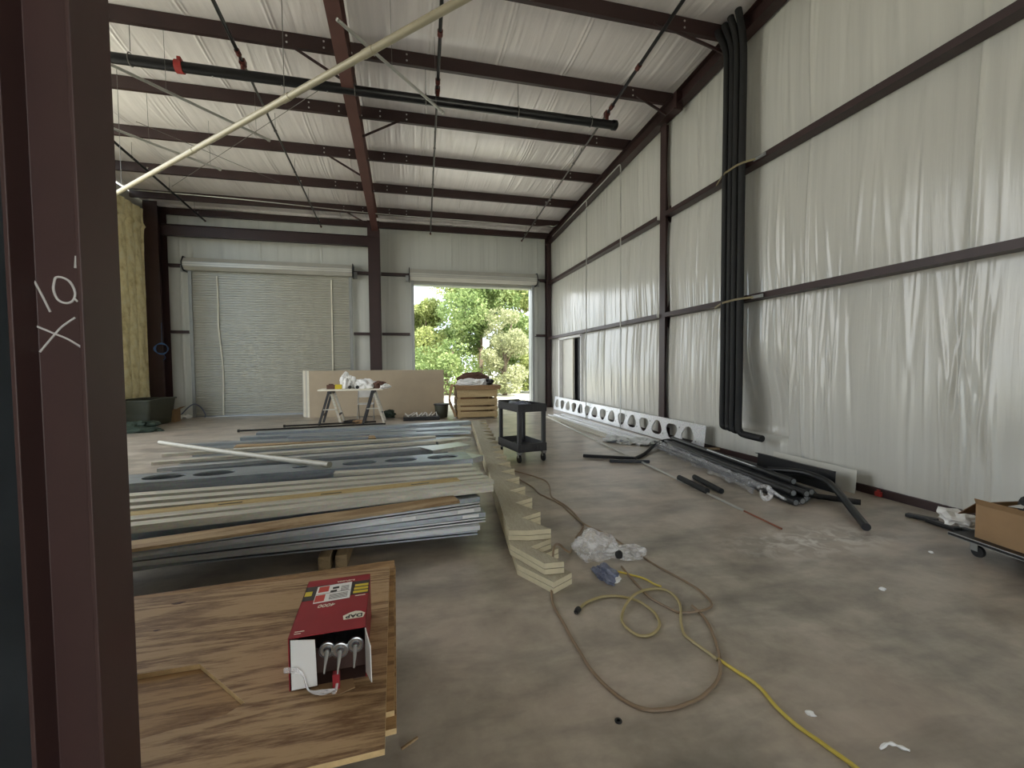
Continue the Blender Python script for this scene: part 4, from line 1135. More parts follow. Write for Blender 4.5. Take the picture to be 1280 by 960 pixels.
# ------------------------------------------------------------------ white perforated joist leaning on the right wall
a0 = Vector((4.95, 6.47, .012)); b0 = Vector((4.95, 14.3, .012)); Wj = .44
d = (b0 - a0).normalized(); up = Vector((.12, 0, 1)).normalized(); nz = d.cross(up).normalized()
if nz.x > 0: nz = -nz
Lj = (b0 - a0).length; nh = 15; pitch = (Lj - .25) / nh
cells = [(0, .22, None)] + [(.22 + pitch * k, .22 + pitch * (k + 1), k % 2 + 1) for k in range(nh)] + [(.22 + pitch * nh, Lj, None)]
def tri(a, k):
    s = 1 if k == 1 else -1
    r = .150 * (1 + .17 * math.sin(3 * a) * (-s) * .6)
    return (r * 1.2 * math.cos(a), r * math.sin(a) * .95 - s * .008)
mb = pierced(a0, d, up, nz, cells, Wj, .004, 0, tri, 30)
mb.sweep([(0, 0), (.05, 0), (.05, .004), (0, .004)], a0, b0, -nz, up).sweep([(0, Wj), (.07, Wj), (.07, Wj - .004), (0, Wj - .004)], a0, b0, -nz, up)
e = empty('perforated_joist', tuple(a0), 'bright white perforated joist with rounded triangle holes leaning on the right wall', 'joist')
mb.build('web', M['white_steel'], e)
for k in range(nh):                                           # small stamped dimples between the openings
    c = a0 + d * (.22 + pitch * (k + .02)) + up * (Wj * (.72 if k % 2 else .3)) + nz * .001
    MB().lathe([(.016, 0), (.012, .006), (.006, .006)], c, nz, 10).build('dimple', M['jamb'], e)

# light tracks lying at its foot
for i in range(7):
    x = 4.70 - .105 * i; z = .03 + (.028 if i in (1, 3) else 0)
    y0 = 7.25 + .12 * ((i * 5) % 4) ; y1 = 12.6 - .2 * ((i * 3) % 4)
    aa = Vector((x - .06 * (i / 6), y0, z + .005)); bb = Vector((x - .05, y1, z + .005))
    one('steel_track', MB().sweep([(-.05, 0), (.05, 0), (.05, -.03), (.047, -.03), (.047, -.003), (-.047, -.003), (-.047, -.03), (-.05, -.03)], aa, bb, (1, 0, 0), (0, 0, 1)), M['white_steel'] if i < 5 else M['galv_warm'],
        'long light steel track on the floor by the white joist, %s out from the wall' % ordn[i], 'track', 'steel tracks beside the white joist')
crumple('crumpled_foil', P(770, 552, z=0) + Vector((0, .0, .0)), (.26, .40, .09), 'galv', 'crumpled shiny offcuts on the near end of the tracks', 'offcuts', 41, 4, .8)
crumple('crumpled_foil', P(800, 555, z=0) + Vector((.1, .1, .0)), (.26, .34, .07), 'galv', 'small crumpled shiny offcuts next to the white joist', 'offcuts', 43, 4, .8)
# thin pole with foam sleeves
pA = P(690, 524, z=.03); pB = P(977, 661, z=.012); dd = pB - pA
e = empty('thin_pole', tuple(pB), 'thin pole with a copper tip lying on the floor before the black tubes', 'pole')
MB().tube([pA, pA + dd * .94], .014, 8).build('pole', M['emt'], e, smooth=True)
MB().tube([pA + dd * .90, pB], .009, 8).build('copper_tip', M['copper'], e, smooth=True)
q0, q1 = P(849, 597, z=.04), P(884, 614, z=.04)
MB().tube([q0, q1], .035, 12).build('foam_sleeve', M['foam'], e, smooth=True)
one('foam_sleeve', MB().tube([P(868, 596, z=.035), P(902, 614, z=.035)], .032, 12), M['foam'], 'loose black foam sleeve beside the thin pole', 'sleeve', smooth=True)
one('flat_bar', MB().bar(P(729, 569.5, z=.03), P(795, 573, z=.03), .05, .05), M['tubeblack'], 'longer black bar on the floor left of the wrapped tubes', 'bar', 'black bars on the floor', bevel=.006)
one('flat_bar', MB().bar(P(762, 576, z=.025), P(812, 577, z=.025), .05, .045), M['tubeblack'], 'shorter black bar on the floor left of the wrapped tubes', 'bar', 'black bars on the floor', bevel=.006)
one('black_hose', MB().tube(spline([P(792, 574, z=.03), P(806, 567, z=.03), P(818, 557, z=.06), P(830, 551, z=.12), P(845, 550, z=.15), P(862, 552, z=.12)], 6), .028, 10), M['foam'], 'black foam tube curling up behind the wrapped tubes', 'tube', smooth=True)

# bundle of black tubes
near = [(3.98, 3.72, .04), (4.09, 3.74, .04), (4.20, 3.80, .04), (4.31, 3.86, .04), (4.03, 3.80, .115), (4.14, 3.74, .115), (4.25, 3.78, .115), (4.42, 3.9, .04), (4.19, 3.95, .19)]
lb = ['front tube on the floor', 'second tube on the floor', 'third tube on the floor', 'fourth tube on the floor', 'front tube of the middle layer', 'second tube of the middle layer', 'third tube of the middle layer', 'rear tube on the floor', 'topmost tube']
for (x, y, z), l in zip(near, lb):
    far = Vector((x + .42 + .06 * z, y + 3.1 + .2 * math.sin(x * 40), z))
    e = empty('black_tube', (x, y, 0), 'black tube in the bundle by the right wall, %s' % l, 'tube', 'black tubes in the bundle')
    aa = Vector((x, y, z)); dv = (far - aa).normalized()
    prof = [(.0, -.034), (.034, -.034), (.037, .0), (.034, .034), (-.034, .034), (-.037, 0), (-.034, -.034)]
    MB().tube([aa, far], .036, 12).build('tube', M['tubeblack'], e, smooth=True)
    MB().lathe([(.028, .001), (.028, .003), (.014, .003), (.014, .001)], aa, -dv, 12).build('tube_end', M['jamb'], e)
# shrink wrap around the front of the bundle
ps = []; nu, nv = 60, 14
a_, b_ = Vector((3.93, 4.15, .05)), Vector((4.36, 6.9, .05)); dv = (b_ - a_)
g = np.random.default_rng(5)
for i in range(nu):
    c = a_ + dv * (i / (nu - 1))
    for j in range(nv):
        an = math.pi * (-.15 + 1.15 * j / (nv - 1)); rr = .075 + .014 * math.sin(i * 1.3 + j) + .012 * math.sin(i * .7 + j * 2.2) + g.uniform(-.004, .004)
        ps.append(c + Vector((-math.cos(an) * rr * 1.0, 0, max(-.045, math.sin(an) * rr + .01))))
e = empty('shrink_wrap', tuple(a_), 'crinkled clear wrap over the front of the black tube bundle', 'wrap')
MB().sheet(ps, nv, nu).build('wrap', M['wrap'], e)
tw = [a_ + Vector((0, .02, .03)), a_ + Vector((-.05, -.16, .10)), a_ + Vector((-.10, -.25, .02)), a_ + Vector((-.14, -.2, -.02)), a_ + Vector((-.08, -.1, .02))]
MB().tube(spline(tw, 6), .03, 7, flat=.6).tube(spline([a_ + Vector((-.05, -.16, .09)), a_ + Vector((.02, -.3, .0)), a_ + Vector((.12, -.42, -.03))], 5), .016, 6).build('twisted_end', M['film'], e)
one('edge_trim', MB().bar(P(884, 562, z=.24), P(980, 596, z=.20), .012, .012), M['white_steel'], 'thin bright strip lying along the top of the black tubes', 'strip')
one('edge_trim', MB().box((4.92, 5.6, .03), (.10, 1.6, .05), rz=.05), M['tubeblack'], 'dark flat length lying between the tube bundle and the wall', 'strip')
# tube bending forward at the near end
one('black_tube', MB().tube(spline([P(960, 587, z=.16), P(1000, 590, z=.20), P(1030, 600, z=.18), P(1045, 612, z=.13), P(1062, 633, z=.07), P(1083, 659, z=.036)], 6), .036, 12), M['tubeblack'], 'black tube bending forward over the near end of the bundle', 'tube', smooth=True)
one('black_tube', MB().tube([P(1006, 618, z=.05), P(1076, 628, z=.05)], .03, 10), M['tubeblack'], 'short black tube behind the bent tube', 'tube', smooth=True)
# leaning panels
def lean_panel(name, ua, va, ub, vb, x, hgt, m, label, lip=False):
    a = P(ua, va, x=x); b = P(ub, vb, x=x); a.z = b.z = .012
    d = (b - a).normalized(); up_ = Vector((.30 * hgt, 0, 1)).normalized(); n_ = d.cross(up_).normalized()
    if n_.x > 0: n_ = -n_
    mb = MB().add([q + n_ * k for k in (0, .006) for q in (a, b, b + up_ * hgt, a + up_ * hgt)], [(0, 1, 2, 3), (4, 5, 6, 7), (0, 1, 5, 4), (1, 2, 6, 5), (2, 3, 7, 6), (3, 0, 4, 7)])
    if lip:
        for (bs, s) in ((up_ * hgt, 1),):
            mb.add([q + bs + n_ * k + up_ * w for k, w in ((0, 0), (.05, 0), (.05, -.006), (0, -.006)) for q in (a, b)], [(0, 1, 3, 2), (2, 3, 5, 4), (4, 5, 7, 6), (6, 7, 1, 0)])
    return one(name, mb, M[m], label, 'sheet', bevel=.001)
lean_panel('pale_leaning_sheet', 965, 600, 1069, 616, 4.98, .27, 'hood', 'pale grey panel leaning against the right wall')
lean_panel('black_leaning_sheet', 946, 595, 1043, 612, 4.78, .25, 'black', 'black channel panel standing in front of the pale leaning panel', True)
one('wood_stick', MB().bar(P(872, 561, z=.07), P(912, 561, z=.07), .035, .035), M['board'], 'short wooden stick under the near end of the white joist', 'stick', bevel=.004)

# ------------------------------------------------------------------ dolly with carton at the right edge
d0 = P(1186, 664, z=.15); dx = (P(1290, 700, z=.15) - d0); dx.z = 0; dx.normalize(); dy = Vector((-dx.y, dx.x, 0))
if dy.x < 0: dy = -dy
RD = Matrix((dx, dy, Vector((0, 0, 1)))).transposed()
if RD.determinant() < 0: RD = Matrix((dx, -dy, Vector((0, 0, 1)))).transposed()
Dq = lambda x, y, z: d0 + dx * x + dy * y + Vector((0, 0, z - .15))
e = empty('platform_dolly', tuple(Dq(.5, .3, 0)), 'low black platform dolly under the cardboard box at right', 'dolly')
MB().box(Dq(.55, .27, .137), (1.1, .56, .025), R=RD).build('deck', M['black'], e, bevel=.004)
MB().box(Dq(.55, -.004, .137), (1.1, .012, .03), R=RD).build('deck_edge', M['jamb'], e, bevel=.002)
for x in (.14, .95):
    for y in (.07, .46):
        cst = MB().box(Dq(x, y, .115), (.06, .06, .02), R=RD).box(Dq(x, y - .02, .08), (.05, .006, .06), R=RD).box(Dq(x, y + .02, .08), (.05, .006, .06), R=RD).build('caster', M['jamb'], e)
        MB().lathe([(.015, -.013), (.042, -.013), (.046, 0), (.042, .013), (.015, .013)], Dq(x + .015, y, .047), dy, 16).build('wheel', M['rubber'], cst, smooth=True)
cb = empty('cardboard_box', tuple(Dq(.5, .3, .15)), 'open brown cardboard box sitting on the platform dolly', 'box')
bx0, bx1, by0, by1, bz0, bz1 = .13, 1.0, .07, .48, .151, .415
w_ = MB()
w_.box(Dq((bx0 + bx1) / 2, by0, (bz0 + bz1) / 2), (bx1 - bx0, .006, bz1 - bz0), R=RD).box(Dq((bx0 + bx1) / 2, by1, (bz0 + bz1) / 2), (bx1 - bx0, .006, bz1 - bz0), R=RD)
w_.box(Dq(bx0, (by0 + by1) / 2, (bz0 + bz1) / 2), (.006, by1 - by0, bz1 - bz0), R=RD).box(Dq(bx1, (by0 + by1) / 2, (bz0 + bz1) / 2), (.006, by1 - by0, bz1 - bz0), R=RD).box(Dq((bx0 + bx1) / 2, (by0 + by1) / 2, bz0 + .004), (bx1 - bx0, by1 - by0, .006), R=RD)
w_.build('carton_body', M['kraft'], cb)
def flap(ps, name='flap', m='kraft_dark', t=.005):
    ps = [Vector(p) for p in ps]; n_ = (ps[1] - ps[0]).cross(ps[2] - ps[0]).normalized() * t
    k = len(ps)
    return MB().add(ps + [p + n_ for p in ps], [tuple(range(k)), tuple(range(2 * k - 1, k - 1, -1))] + [(i, (i + 1) % k, k + (i + 1) % k, k + i) for i in range(k)]).build(name, M[m], cb)
flap([Dq(bx0, by0, bz1), Dq(bx0, by1, bz1), Dq(bx0 - .14, by1 - .02, bz1 - .13), Dq(bx0 - .14, by0 + .02, bz1 - .13)])
flap([Dq(bx0, by0, bz1), Dq(bx1, by0, bz1), Dq(bx1, by0 - .03, bz1 + .045), Dq(bx0 + .01, by0 - .03, bz1 + .045)], m='kraft')
flap([Dq(bx0, by1, bz1), Dq(bx1, by1, bz1), Dq(bx1, by1 + .12, bz1 + .06), Dq(bx0, by1 + .12, bz1 + .06)])
one('paper_sheet', MB().sheet([Dq(.26 + .09 * i, .16 + .1 * j, (.43 + .035 * j * 0) + .012 * math.sin(i * 1.7 + j)) for j in range(3) for i in range(4)], 4, 3), M['white'], 'white paper lying in the top of the open cardboard box', 'paper')
crumple('dark_bag', Dq(.46, .30, .35), (.34, .30, .18), 'rubber', 'black bag sticking out of the open cardboard box', 'bag', 51, 4, .5)
crumple('crumpled_paper', P(1207, 659, z=.15) + Vector((.02, .06, .002)), (.13, .15, .10), 'white', 'crumpled white paper on the dolly beside the box', 'paper', 53, 3, .7)
for k, (u0, v0, u1, v1, nm) in enumerate(((1133, 643, 1172, 651, 'farthest'), (1160, 650, 1197, 662, 'middle'), (1183, 655, 1222, 667, 'nearest the dolly'))):
    one('dark_strip', MB().bar(P(u0, v0, z=.02), P(u1, v1, z=.03), .07, .035), M['tubeblack'], 'dark strip on the floor near the wall, %s of three' % nm, 'strip', 'dark strips on the floor', bevel=.008)
one('red_clip', MB().box((R - .05, 3.75, .035), (.04, .06, .05)).box((R - .05, 3.75, .07), (.02, .03, .02)), M['redplastic'], 'small red clip on the base of the right wall', 'clip')
crumple('paper_scrap', P(1149, 630, z=0) + Vector((.0, 0, 0)), (.05, .06, .07), 'white', 'white scrap standing against the right wall base', 'scrap', 55, 3, .6)
# bits on the floor
one('washer', MB().lathe([(.007, .0), (.015, .0), (.016, .003), (.015, .006), (.007, .006), (.007, 0)], P(773, 902, z=.0005), (0, 0, 1), 20), M['rubber'], 'small dark ring washer on the floor near the hose', 'washer')
one('paper_twist', MB().tube(spline([P(1100, 936, z=.006), P(1108, 930, z=.015), P(1116, 930, z=.012), P(1126, 934, z=.008), P(1137, 938, z=.005)], 5), [.004 + .004 * math.sin(k * .5) ** 2 for k in range(21)], 6), M['white'], 'white paper twist on the floor at lower right', 'scrap')
one('wood_splinter', MB().bar(P(502, 936, z=.006), P(522, 922, z=.006), .008, .008), M['board'], 'thin wooden splinter on the floor right of the plywood', 'splinter')
for u, v, s, nm in ((1164, 691, .022, 'nearest the dolly'), (1103, 737, .028, 'in the middle of the floor'), (1013, 893, .025, 'beside the yellow cord')):
    crumple('paper_scrap', P(u, v, z=0), (s, s, s * .5), 'white', 'tiny white scrap on the floor, %s' % nm, 'scrap', int(u), 2, .6)

# ------------------------------------------------------------------ far end: drywall, trestle table, crate, tub
yD = 14.05
for i in range(6):
    xl = -2.82 - (.0 if i == 0 else .045 * i); y = yD + .05 * i + .012 * i
    tilt = .02
    Mx = Matrix.Translation((0, 0, 0))
    o = MB().box((0, 0, .70), (4.02 if i else 3.98, .040, 1.40)).build('drywall_sheet', M['dry'] if i == 0 else M[('dry_edge', 'strap', 'hood')[i % 3]], origin=(0, 0, 0), bevel=.002)
    o.location = (xl + 2.0, y, .002); o.rotation_euler = (-tilt, 0, 0)
    tag(o, 'tall drywall sheet on edge before the middle column, %s' % ['frontmost of the stack', 'second from the front', 'third from the front', 'fourth from the front', 'fifth from the front', 'rearmost of the stack'][i], 'drywall', 'drywall sheets in the stack')

def sawhorse(c, label):
    e = empty('sawhorse', c, label, 'sawhorse', 'sawhorses under the table')
    c = Vector(c); H = .84
    MB().box(c + Vector((0, 0, H)), (.10, .72, .07)).build('top_rail', M['cart'], e, bevel=.006)
    for sx in (-1, 1):
        fr = []
        for sy in (-1, 1):
            MB().bar(c + Vector((sx * .03, sy * .27, H)), c + Vector((sx * .27, sy * .33, .0)), .06, .035, (0, 1, 0)).build('leg', M['cart'] if sx < 0 else M['galv_warm'], e, bevel=.004)
        MB().bar(c + Vector((sx * .20, -.31, .25)), c + Vector((sx * .20, .31, .25)), .04, .03).build('cross_bar', M['cart'], e)
    MB().bar(c + Vector((-.16, -.3, .40)), c + Vector((.16, -.3, .40)), .12, .02).build('tray', M['hood'], e)
    return e
ty = 12.45
sawhorse((-1.94, ty, 0), 'left sawhorse with dark legs carrying the work table')
sawhorse((-.86, ty, 0), 'right sawhorse with pale front legs carrying the work table')
one('table_board', MB().box((-1.42, ty, .905), (1.62, .66, .04)), M['strap'], 'pale board laid across two sawhorses', 'table top', bevel=.004)
TZ = .926
one('tool_box', MB().box((-1.93, ty - .1, TZ + .055), (.20, .16, .11)).box((-1.93, ty - .1, TZ + .125), (.12, .03, .03)), M['brown'], 'brown tool case on the left of the trestle table', 'case', bevel=.008)
one('tape_dispenser', MB().box((-1.74, ty - .12, TZ + .06), (.17, .12, .12)).box((-1.74, ty - .18, TZ + .0), (.1, .04, .06)), M['print_yellow'], 'yellow tool on the trestle table beside the brown case', 'tool', bevel=.01)
crumple('plastic_bag', (-1.52, ty - .02, TZ), (.30, .26, .42), 'white', 'tall white plastic bag on the trestle table', 'bag', 61, 4, .4)
crumple('plastic_bag', (-1.06, ty - .05, TZ), (.42, .30, .26), 'white', 'wide white plastic bag on the trestle table', 'bag', 63, 4, .4)
for x, nm in ((-1.45, 'left'), (-1.26, 'right')):
    one('tape_roll', MB().lathe([(.02, -.025), (.045, -.025), (.045, .025), (.02, .025)], (x, ty - .2, TZ + .046), (0, 1, .0), 16), M['rubber'], 'small black roll on the trestle table, %s one' % nm, 'roll', 'black rolls on the table', smooth=True)
crumple('brown_cloth', (-.76, ty - .03, TZ), (.36, .3, .17), 'brown', 'brown bundle on the right of the trestle table', 'bundle', 65, 4, .5)
crumple('paper_sheet', (-.58, ty - .15, TZ), (.2, .3, .10), 'white', 'white crumpled sheet at the right end of the trestle table', 'paper', 67, 3, .6)
# white folding chair
cc = Vector((-1.12, 13.05, 0))
e = empty('folding_chair', tuple(cc), 'white folding chair behind the trestle table', 'chair')
MB().box(cc + Vector((0, 0, .46)), (.42, .40, .03)).build('seat', M['white'], e, bevel=.01)
MB().box(cc + Vector((0, .17, .74)), (.42, .03, .22)).build('backrest', M['white'], e, bevel=.01)
for s in (-1, 1):
    MB().tube([cc + Vector((s * .215, .18, .86)), cc + Vector((s * .215, .0, .42)), cc + Vector((s * .22, -.24, .0))], .012, 8).build('front_leg', M['jamb'], e, smooth=True)
    MB().tube([cc + Vector((s * .20, -.08, .46)), cc + Vector((s * .20, .26, .0))], .012, 8).build('rear_leg', M['jamb'], e, smooth=True)
MB().tube([cc + Vector((-.22, -.18, .10)), cc + Vector((.22, -.18, .10))], .009, 6).build('stretcher', M['jamb'], e)
crumple('green_sack', P(486, 522, z=0), (.30, .26, .20), 'green', 'dark sack on the floor beside the right sawhorse', 'sack', 69, 4, .5)
crumple('dark_rag', P(440, 528, z=0), (.34, .2, .09), 'rubber', 'dark rag on the floor under the trestle table', 'rag', 71, 3, .7)
crumple('pale_rag', P(449, 529, z=0), (.2, .2, .07), 'kraft', 'pale rag on the floor under the trestle table', 'rag', 73, 3, .7)

# pile of white strips
base = P(527, 525, z=0)
one('black_sheet', MB().box(base + Vector((0, .15, .05)), (1.0, .5, .10)), M['black'], 'flat black pack under the pile of white strips', 'pack', bevel=.01)
for k in range(10):
    x = -.42 + .092 * k; t_ = (.9 if k < 2 else .35) * (1 if k % 3 else -1)
    one('white_strip', MB().bar(base + Vector((x - .07 * t_, -.02, .105 + .01 * (k % 3))), base + Vector((x + .09 * t_ + .05, .32, .17 + .015 * (k % 2))), .025, .012), M['white'],
        'white plastic strip on the black pack near the crate, %s from the left' % ordn[k], 'strip', 'white strips in a pile')
# bucket
bc = P(552, 521.5, z=0)
e = empty('bucket', tuple(bc), 'black bucket standing beside the wooden crate', 'bucket')
MB().lathe([(.16, 0), (.175, .02), (.205, .36), (.225, .37), (.225, .40), (.21, .40), (.205, .38), (.18, .1), (.0, .09)], bc, (0, 0, 1), 24).build('body', M['olive'], e, smooth=True)
MB().lathe([(.215, .36), (.232, .365), (.232, .405), (.215, .41)], bc, (0, 0, 1), 24).build('rim', M['black'], e)
# crate of boards
e = empty('wooden_crate', (1.98, 12.8, 0), 'big wooden crate of horizontal boards left of the utility cart', 'crate')
cx0, cx1, cy0, cy1 = 1.42, 2.58, 12.45, 13.35
for z0, z1 in ((.05, .20), (.24, .34), (.38, .56), (.62, .86)):
    MB().box(((cx0 + cx1) / 2, cy0, (z0 + z1) / 2), (cx1 - cx0, .022, z1 - z0)).build('front_board', M['crate'], e, bevel=.003)
    MB().box(((cx0 + cx1) / 2, cy1, (z0 + z1) / 2), (cx1 - cx0, .022, z1 - z0)).build('back_board', M['crate'], e, bevel=.003)
    for xx in (cx0, cx1): MB().box((xx, (cy0 + cy1) / 2, (z0 + z1) / 2), (.022, cy1 - cy0 - .024, z1 - z0)).build('side_board', M['crate'], e, bevel=.003)
for xx in (cx0 + .05, cx1 - .05):
    for yy_ in (cy0 + .05, cy1 - .05): MB().box((xx, yy_, .45), (.07, .07, .90)).build('corner_post', M['crate'], e)
MB().box(((cx0 + cx1) / 2, (cy0 + cy1) / 2, .04), (cx1 - cx0 - .05, cy1 - cy0 - .05, .03)).build('floor_board', M['crate'], e)
MB().box(((cx0 + cx1) / 2 - .28, cy0 + .1, .42), (.5, .16, .5)).box(((cx0 + cx1) / 2 + .1, cy0 + .3, .4), (.5, .2, .6)).build('packing', M['kraft_dark'], e)
MB().box(((cx0 + cx1) / 2 + .02, (cy0 + cy1) / 2 - .02, .93), (cx1 - cx0 + .16, cy1 - cy0 + .1, .05)).box(((cx0 + cx1) / 2 + .02, cy0 - .05, .88), (cx1 - cx0 + .12, .02, .10)).build('lid', M['kraft'], e, bevel=.006)
for s, m_, l, x, w, h, sd in ((1, 'white', 'white plastic sheet on the left of the crate lid', 1.78, .50, .17, 81), (1, 'brown', 'brown jacket heaped on the crate lid', 1.98, .62, .36, 83), (1, 'white', 'white roll of sheet on the middle of the crate lid', 2.14, .34, .16, 85), (1, 'rubber', 'black bundle on the right of the crate lid', 2.36, .22, .17, 87)):
    yy2 = 12.72 if m_ != 'brown' else 13.05
    crumple({'white': 'plastic_sheet', 'brown': 'heaped_jacket', 'rubber': 'black_bundle'}[m_], (x, yy2, .957), (w, .34, h), m_, l, 'sheet' if m_ == 'white' else ('jacket' if m_ == 'brown' else 'bundle'), sd, 4, .5)
# brown paper hanging down the crate's left side
ps = []
for j in range(9):
    for i in range(7):
        ps.append((1.30 + .03 * math.sin(j * 1.1 + i) - .08 * math.sin(j * .5), 12.42 + .09 * i, .98 - .115 * j + .02 * math.sin(i * 2 + j)))
one('packing_paper', MB().sheet(ps, 7, 9), M['kraft'], 'crumpled brown packing paper hanging down the left of the crate', 'paper')

# far left corner
tc_ = Vector((-6.72, 13.55, 0))
e = empty('storage_tub', tuple(tc_), 'large olive grey tub in the far left corner', 'tub')
def ringpts(w, l, z, r=.08, n=6):
    out = []
    for (sx, sy, a0) in ((1, 1, 0), (-1, 1, 90), (-1, -1, 180), (1, -1, 270)):
        for k in range(n):
            a = math.radians(a0 + 90 * k / (n - 1)); out.append(tc_ + Vector((sx * (w / 2 - r) + r * math.cos(a), sy * (l / 2 - r) + r * math.sin(a), z)))
    return out
rings = [ringpts(.62, 1.1, 0), ringpts(.66, 1.14, .03), ringpts(.80, 1.32, .66), ringpts(.86, 1.38, .665), ringpts(.86, 1.38, .70), ringpts(.78, 1.30, .70), ringpts(.70, 1.2, .2)]
nR = len(rings[0]); vs = [p for r_ in rings for p in r_]
fs = [(i * nR + j, i * nR + (j + 1) % nR, (i + 1) * nR + (j + 1) % nR, (i + 1) * nR + j) for i in range(len(rings) - 1) for j in range(nR)] + [tuple(range(nR))[::-1], tuple((len(rings) - 1) * nR + j for j in range(nR))]
MB().add(vs, fs).build('body', M['olive'], e, smooth=True)
crumple('green_tarp', P(169, 539, z=0), (.8, .55, .24), 'green', 'dark green crumpled tarp in front of the olive tub', 'tarp', 91, 4, .6)
bp = Vector((-6.50, 14.22, 0))
cb = empty('cardboard_box', tuple(bp), 'small open cardboard box beside the olive tub', 'box')
MB().box(bp + Vector((0, -.17, .17)), (.38, .008, .34)).box(bp + Vector((0, .17, .17)), (.38, .008, .34)).box(bp + Vector((-.186, 0, .17)), (.008, .34, .34)).box(bp + Vector((.186, 0, .17)), (.008, .34, .34)).box(bp + Vector((0, 0, .01)), (.37, .33, .01)).build('carton_body', M['kraft'], cb)
flap([bp + Vector((.19, -.17, .34)), bp + Vector((.19, .17, .34)), bp + Vector((.34, .15, .42)), bp + Vector((.34, -.15, .42))], m='kraft')
flap([bp + Vector((-.19, -.17, .34)), bp + Vector((-.19, .17, .34)), bp + Vector((-.26, .15, .47)), bp + Vector((-.26, -.15, .47))], m='kraft')
for k, (u, v) in enumerate(((217, 522), (221, 524.5), (228, 523.5), (234, 523))):
    crumple('paper_scrap', P(u, v, z=0), (.14, .16, .09 + (.1 if k == 0 else 0)), 'white', 'white crumpled scrap on the floor right of the small box, %s from the left' % ordn[k], 'scrap', 95 + k, 3, .7, group='scraps beside the small box')
one('grey_hose', MB().tube(spline([(-6.62, 15.0, .02), (-6.52, 15.0, .16), (-6.36, 15.02, .34), (-6.22, 15.05, .42), (-6.06, 15.05, .32), (-5.95, 15.05, .12), (-5.93, 15.0, .02)], 6), .018, 8), M['bluegrey'], 'grey hose arching up beside the closed roller door', 'hose', smooth=True)
mb = MB(); cw = P(202, 436, y=14.7)
for k in range(4):
    pts = [cw + Vector(((.15 + .012 * k) * math.cos(a), -.01 * k, (.17 - .012 * k) * math.sin(a))) for a in [2 * math.pi * j / 20 for j in range(21)]]
    mb.tube(pts, .008, 6)
mb.tube(spline([cw + Vector((.05, -.02, -.15)), cw + Vector((.10, -.02, -.26)), cw + Vector((.04, -.02, -.33))], 4), .007, 5)
mb.tube([cw + Vector((0, .02, .16)), cw + Vector((0, .04, .75))], .004, 5)
one('cable_coil', mb, M['blue'], 'blue cable coil hanging on the far left column', 'coil', smooth=True)

# ------------------------------------------------------------------ trees outside the open door
def tree_parts(seed, H, Rr, nleaf, size, crown0):
    g = np.random.default_rng(seed)
    tm = MB(); nb = 9
    tm.tube(spline([(0, 0, -.2), (.08 * g.normal(), .08 * g.normal(), H * .25), (.2 * g.normal(), .2 * g.normal(), H * .55), (.3 * g.normal(), .2 * g.normal(), H * .85)], 5), [.16 * (1 - .05 * k) for k in range(16)], 8)
    blobs = []
    for k in range(nb * 2):
        a = g.uniform(0, 6.28); zz = g.uniform(crown0, .93) * H; rr = Rr * g.uniform(.25, .95) * math.sin(math.pi * min(1, .18 + .8 * (zz / H - crown0 * .7)))
        c = Vector((math.cos(a) * rr, math.sin(a) * rr, zz)); blobs.append((c, g.uniform(.55, 1.1) * Rr * .5))
        if k < nb: tm.tube([(0, 0, zz * .6), (c.x * .5, c.y * .5, zz * .82), tuple(c)], [.06, .04, .015], 5)
    n = nleaf
    bi = g.integers(0, len(blobs), n)
    cen = np.array([tuple(b[0]) for b in blobs])[bi]; rad = np.array([b[1] for b in blobs])[bi]
    dr = g.normal(0, 1, (n, 3)); dr /= np.linalg.norm(dr, axis=1)[:, None]
    p = cen + dr * (rad * g.uniform(.35, 1, n) ** .5)[:, None] * np.array([1, 1, .8])
    p[:, 2] = np.maximum(p[:, 2], .15)
    a1 = g.normal(0, 1, (n, 3)); a1 /= np.linalg.norm(a1, axis=1)[:, None]
    a2 = np.cross(a1, g.normal(0, 1, (n, 3))); a2 /= np.linalg.norm(a2, axis=1)[:, None]
    s = size * g.uniform(.6, 1.3, n)[:, None]
    vs = np.stack([p - a1 * s, p + a2 * s * .55, p + a1 * s, p - a2 * s * .55], 1).reshape(-1, 3)
    return tm, vs
def tree(name, seed, x, y, H, Rr, nleaf, size, mi, label, cat='tree', crown0=.25):
    tm, vs = tree_parts(seed, H, Rr, nleaf, size, crown0)
    e = empty(name, (x, y, -.08), label, cat, 'trees outside the open door')
    tr = tm.build('trunk', M['bark'], origin=(0, 0, 0), smooth=True); tr.location = (0, 0, 0); tr.parent = e
    n = len(vs) // 4
    me = bpy.data.meshes.new('foliage'); me.vertices.add(len(vs)); me.vertices.foreach_set('co', vs.ravel())
    me.loops.add(n * 4); me.loops.foreach_set('vertex_index', np.arange(n * 4, dtype=np.int32))
    me.polygons.add(n); me.polygons.foreach_set('loop_start', np.arange(0, n * 4, 4, dtype=np.int32)); me.polygons.foreach_set('loop_total', np.full(n, 4, dtype=np.int32))
    me.update(calc_edges=True); me.materials.append(M['leaf'][mi])
    f_ = bpy.data.objects.new('foliage', me); COL.objects.link(f_); f_.parent = e
    return e
T = [(1.2, 30, 6.2, 2.2, 0, 'leafy yellow green tree outside, at the left of the open door'),
     (4.6, 27, 9.5, 3.0, 1, 'tall green tree outside, left of centre in the open door'),
     (8.2, 29, 10.0, 3.2, 0, 'broad yellow green tree outside, right of centre in the open door'),
     (11.8, 33, 11.5, 3.6, 1, 'tall green tree outside, far right in the open door'),
     (6.2, 38, 12.5, 4.0, 0, 'taller tree standing behind the others outside the open door'),
     (1.8, 39, 7.0, 2.8, 1, 'dark green tree further back outside at the left'),
     (14.2, 40, 13.0, 4.2, 0, 'yellow green tree further back outside at the right')]
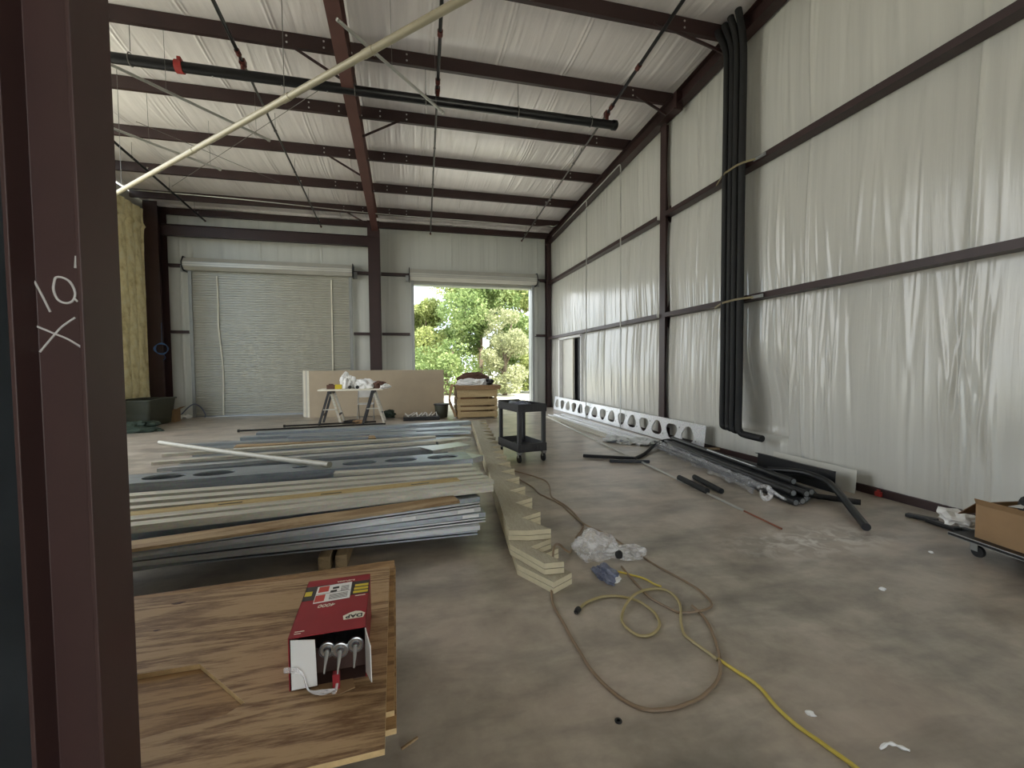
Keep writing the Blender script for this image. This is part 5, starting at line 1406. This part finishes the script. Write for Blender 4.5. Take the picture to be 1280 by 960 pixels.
for i, (x, y, H, Rr, mi, l) in enumerate(T):
    tree('leafy_tree', 100 + i, x, y, H, Rr, 20000, .115, mi, l, crown0=.12)
tree('flowering_shrub', 121, 5.3, 23.5, 4.6, 1.7, 9000, .075, 2, 'pale grey green shrub in front of the trees, behind the crate', 'shrub', .1)
tree('leafy_shrub', 122, 8.0, 25.0, 2.6, 2.0, 7000, .085, 0, 'low yellow green bush at the edge of the gravel, right', 'shrub', .05)
tree('leafy_shrub', 123, 2.2, 24.0, 3.0, 1.8, 7000, .085, 1, 'low green bush at the edge of the gravel, left', 'shrub', .05)

# ------------------------------------------------------------------ daylight
w = bpy.data.worlds.new('sky'); scene.world = w; w.use_nodes = True; nt = w.node_tree; nt.nodes.clear()
out = nt.nodes.new('ShaderNodeOutputWorld'); bg = nt.nodes.new('ShaderNodeBackground'); nt.links.new(bg.outputs[0], out.inputs[0])
tcw = nt.nodes.new('ShaderNodeTexCoord'); nz_ = nt.nodes.new('ShaderNodeTexNoise'); nz_.inputs['Scale'].default_value = 2.2; nz_.inputs['Detail'].default_value = 6
nt.links.new(tcw.outputs['Generated'], nz_.inputs['Vector'])
rp = nt.nodes.new('ShaderNodeValToRGB'); rp.color_ramp.elements[0].position = .36; rp.color_ramp.elements[0].color = (.62, .80, 1.0, 1); rp.color_ramp.elements[1].position = .6; rp.color_ramp.elements[1].color = (1, .985, .95, 1)
nt.links.new(nz_.outputs['Fac'], rp.inputs[0]); nt.links.new(rp.outputs[0], bg.inputs[0]); bg.inputs[1].default_value = 1.0
sd_ = bpy.data.lights.new('sun', 'SUN'); sd_.energy = 2.8; sd_.angle = math.radians(1.5); sd_.color = (1, .95, .84)
so = bpy.data.objects.new('sun', sd_); COL.objects.link(so)
so.rotation_euler = (math.radians(38), 0, math.radians(28))

for o in bpy.data.objects:
    if '_o' in o: del o['_o']
vs_ = scene.view_settings
vs_.view_transform = 'Standard'; vs_.look = 'None'; vs_.gamma = 1; vs_.exposure = 2.2
try: vs_.use_curve_mapping = False
except Exception: pass
cy2 = scene.cycles
cy2.max_bounces = 10; cy2.diffuse_bounces = 6; cy2.glossy_bounces = 4; cy2.transparent_max_bounces = 12; cy2.sample_clamp_indirect = 6
try: cy2.use_denoising = True
except Exception: pass
